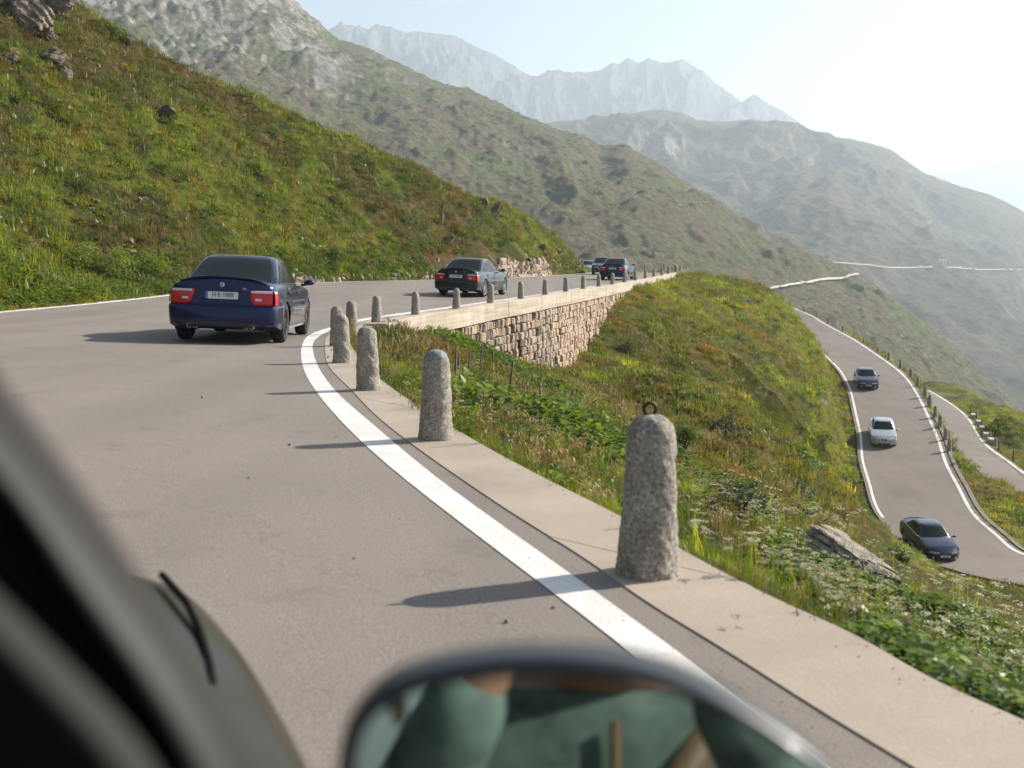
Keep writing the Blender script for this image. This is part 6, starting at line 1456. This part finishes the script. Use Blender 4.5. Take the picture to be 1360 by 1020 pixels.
# ------------------------------------------------------------------ the person with the photo camera, only seen (very blurred) in the door mirror
M_DENIM = simple('teal_denim', (0.11, 0.155, 0.145), .9, var=.85, vscale=9); M_SKIN = simple('skin', (0.42, 0.24, 0.17), .55); M_HAIR = simple('brown_hair', (0.05, 0.03, 0.02), .6); M_BELT = simple('brown_strap', (0.13, 0.09, 0.05), .6)
def skin(name, verts, edges, radii, mt, parent, sub=2, root=0):
    me = bpy.data.meshes.new(name); me.from_pydata([tuple(v) for v in verts], edges, []); me.materials.append(mt)
    o_ = link(name, me, parent); md = o_.modifiers.new('skin', 'SKIN'); md.use_smooth_shade = True
    for i, r_ in enumerate(radii): me.skin_vertices[0].data[i].radius = (r_, r_) if not hasattr(r_, '__len__') else r_
    me.skin_vertices[0].data[root].use_root = True
    s_ = o_.modifiers.new('sub', 'SUBSURF'); s_.levels = sub; s_.render_levels = sub; return o_
per = empty('person', (0, 0, 0)); tag(per, 'person in a pale teal denim jacket taking the picture, reflected blurred in the door mirror', 'person')
vb = [(0, -.46, .50), (0, -.44, .70), (0, -.41, .90), (0, -.39, 1.03), (0, -.34, 1.12), (0, -.27, 1.17), (0, -.215, 1.27), (0, -.225, 1.36),
      (.19, -.39, 1.03), (.27, -.28, .88), (.16, -.15, 1.06), (.10, -.115, 1.16), (-.19, -.39, 1.03), (-.27, -.28, .88), (-.16, -.15, 1.06), (-.10, -.115, 1.16)]
eb_ = [(0, 1), (1, 2), (2, 3), (3, 4), (4, 5), (5, 6), (6, 7), (3, 8), (8, 9), (9, 10), (10, 11), (3, 12), (12, 13), (13, 14), (14, 15)]
rb_ = [(.17, .13), (.16, .12), (.17, .12), (.15, .11), (.06, .06), (.055, .055), (.085, .095), (.08, .09), (.075, .075), (.055, .055), (.042, .042), (.03, .03), (.075, .075), (.055, .055), (.042, .042), (.03, .03)]
skin('body', vb, eb_, rb_, M_SKIN, per)
wr_ = [(.125, -.13, 1.115), (-.125, -.13, 1.115)]
vj = vb[:4] + [(0, -.37, 1.09)] + vb[8:11] + [wr_[0]] + vb[12:15] + [wr_[1]]; ej = [(0, 1), (1, 2), (2, 3), (3, 4), (3, 5), (5, 6), (6, 7), (7, 8), (3, 9), (9, 10), (10, 11), (11, 12)]
rj = [(.185, .15), (.18, .14), (.19, .14), (.17, .13), (.09, .09), (.09, .09), (.07, .07), (.055, .055), (.045, .045), (.09, .09), (.07, .07), (.055, .055), (.045, .045)]
skin('denim_jacket', vj, ej, rj, M_DENIM, per)
for sg in (-1, 1):      # fingers closed round the camera body
    for k in range(4):
        z0 = 1.195 + .021 * k; L_ = (.9, 1.0, .97, .8)[k]
        skin('finger', [(sg * .10, -.12, z0 - .02), (sg * .088, -.085, z0), (sg * .075 / L_, -.066, z0 + .004), (sg * .05 / L_, -.064, z0 + .004)], [(0, 1), (1, 2), (2, 3)], [.011, .0095, .009, .008], M_SKIN, per, 1)
    skin('thumb', [(sg * .10, -.125, 1.18), (sg * .07, -.15, 1.19), (sg * .045, -.155, 1.20)], [(0, 1), (1, 2)], [.014, .011, .010], M_SKIN, per, 1)
m = MB(); m.lathe([(.001, .13), (.06, .115), (.098, .06), (.105, 0), (.098, -.05)], 'Z', 20, (0, -.245, 1.33)); m.build('hair', M_HAIR, per)
for x in (-.035, .035): m = MB(); m.lathe([(.001, -.010), (.010, -.004), (.012, .006)], 'Y', 10, (x, -.128, 1.315)); m.build('eye', M_CLEAR, per)
m = MB(); m.tube([(0, -.13, 1.32), (0, -.112, 1.285), (0, -.125, 1.275)], [.008, .014, .008], 8); m.build('nose', M_SKIN, per)
m = MB(); m.tube([(.16, -.33, 1.10), (.06, -.25, .95), (-.08, -.26, .78), (-.17, -.33, .62)], .022, 8); m.build('strap', M_BELT, per)
m = MB(); bm_ = bmesh.new(); bmesh.ops.create_cube(bm_, size=1); bmesh.ops.bevel(bm_, geom=list(bm_.edges), offset=.12, segments=3, affect='EDGES'); me = bpy.data.meshes.new('camera_body'); bm_.to_mesh(me); bm_.free(); me.materials.append(M_LIN)
m = MB(); m.tube([(.012, -.285, .62), (.012, -.275, .8), (.012, -.265, .95), (.012, -.27, 1.06)], .006, 8); m.build('button_placket', simple('orange_stitching', (.14, .07, .04), .7), per)
for z_ in (.7, .82, .94): m = MB(); m.lathe([(.001, .012), (.011, .008), (.012, 0)], 'Y', 10, (.012, -.262, z_)); m.build('button', M_CHROME, per)
m = MB(); m.grid([[(x_, -.262 - .3 * abs(x_ + .07) ** 1.5, z_) for x_ in np.linspace(-.13, -.02, 5)] for z_ in np.linspace(.80, .93, 5)]); m.build('chest_pocket', simple('pale_denim', (.38, .50, .48), .9, var=.3), per)
pc = link('photo_camera', me); pc.location = (0, -.10, 1.235); pc.scale = (.14, .06, .095); tag(pc, 'black photo camera held up in both hands, blurred in the mirror', 'camera')
# seat behind the person
st = empty('car_seat', (0, 0, 0)); st.parent = own
m = MB(); rws = []
for i, (z, y, w, d) in enumerate([(.45, -.60, .22, .06), (.6, -.60, .25, .09), (.8, -.64, .26, .10), (1.0, -.69, .24, .09), (1.08, -.71, .18, .07), (1.12, -.72, .08, .04)]):
    rws.append([(w * np.sign(math.cos(a)) * abs(math.cos(a)) ** .6, y + d * np.sign(math.sin(a)) * abs(math.sin(a)) ** .6, z) for a in np.linspace(0, 2 * math.pi, 24, endpoint=False)])
m.grid(rws, close=True); m.add(rws[-1], [tuple(range(24))]); m.build('backrest', M_GREY, st)
m = MB(); m.box((0, -.42, .40), (.5, .5, .14)); m.build('seat', M_GREY, st)
m = MB(); m.box((0, -.74, 1.24), (.24, .08, .18)); m.build('headrest', M_GREY, st)
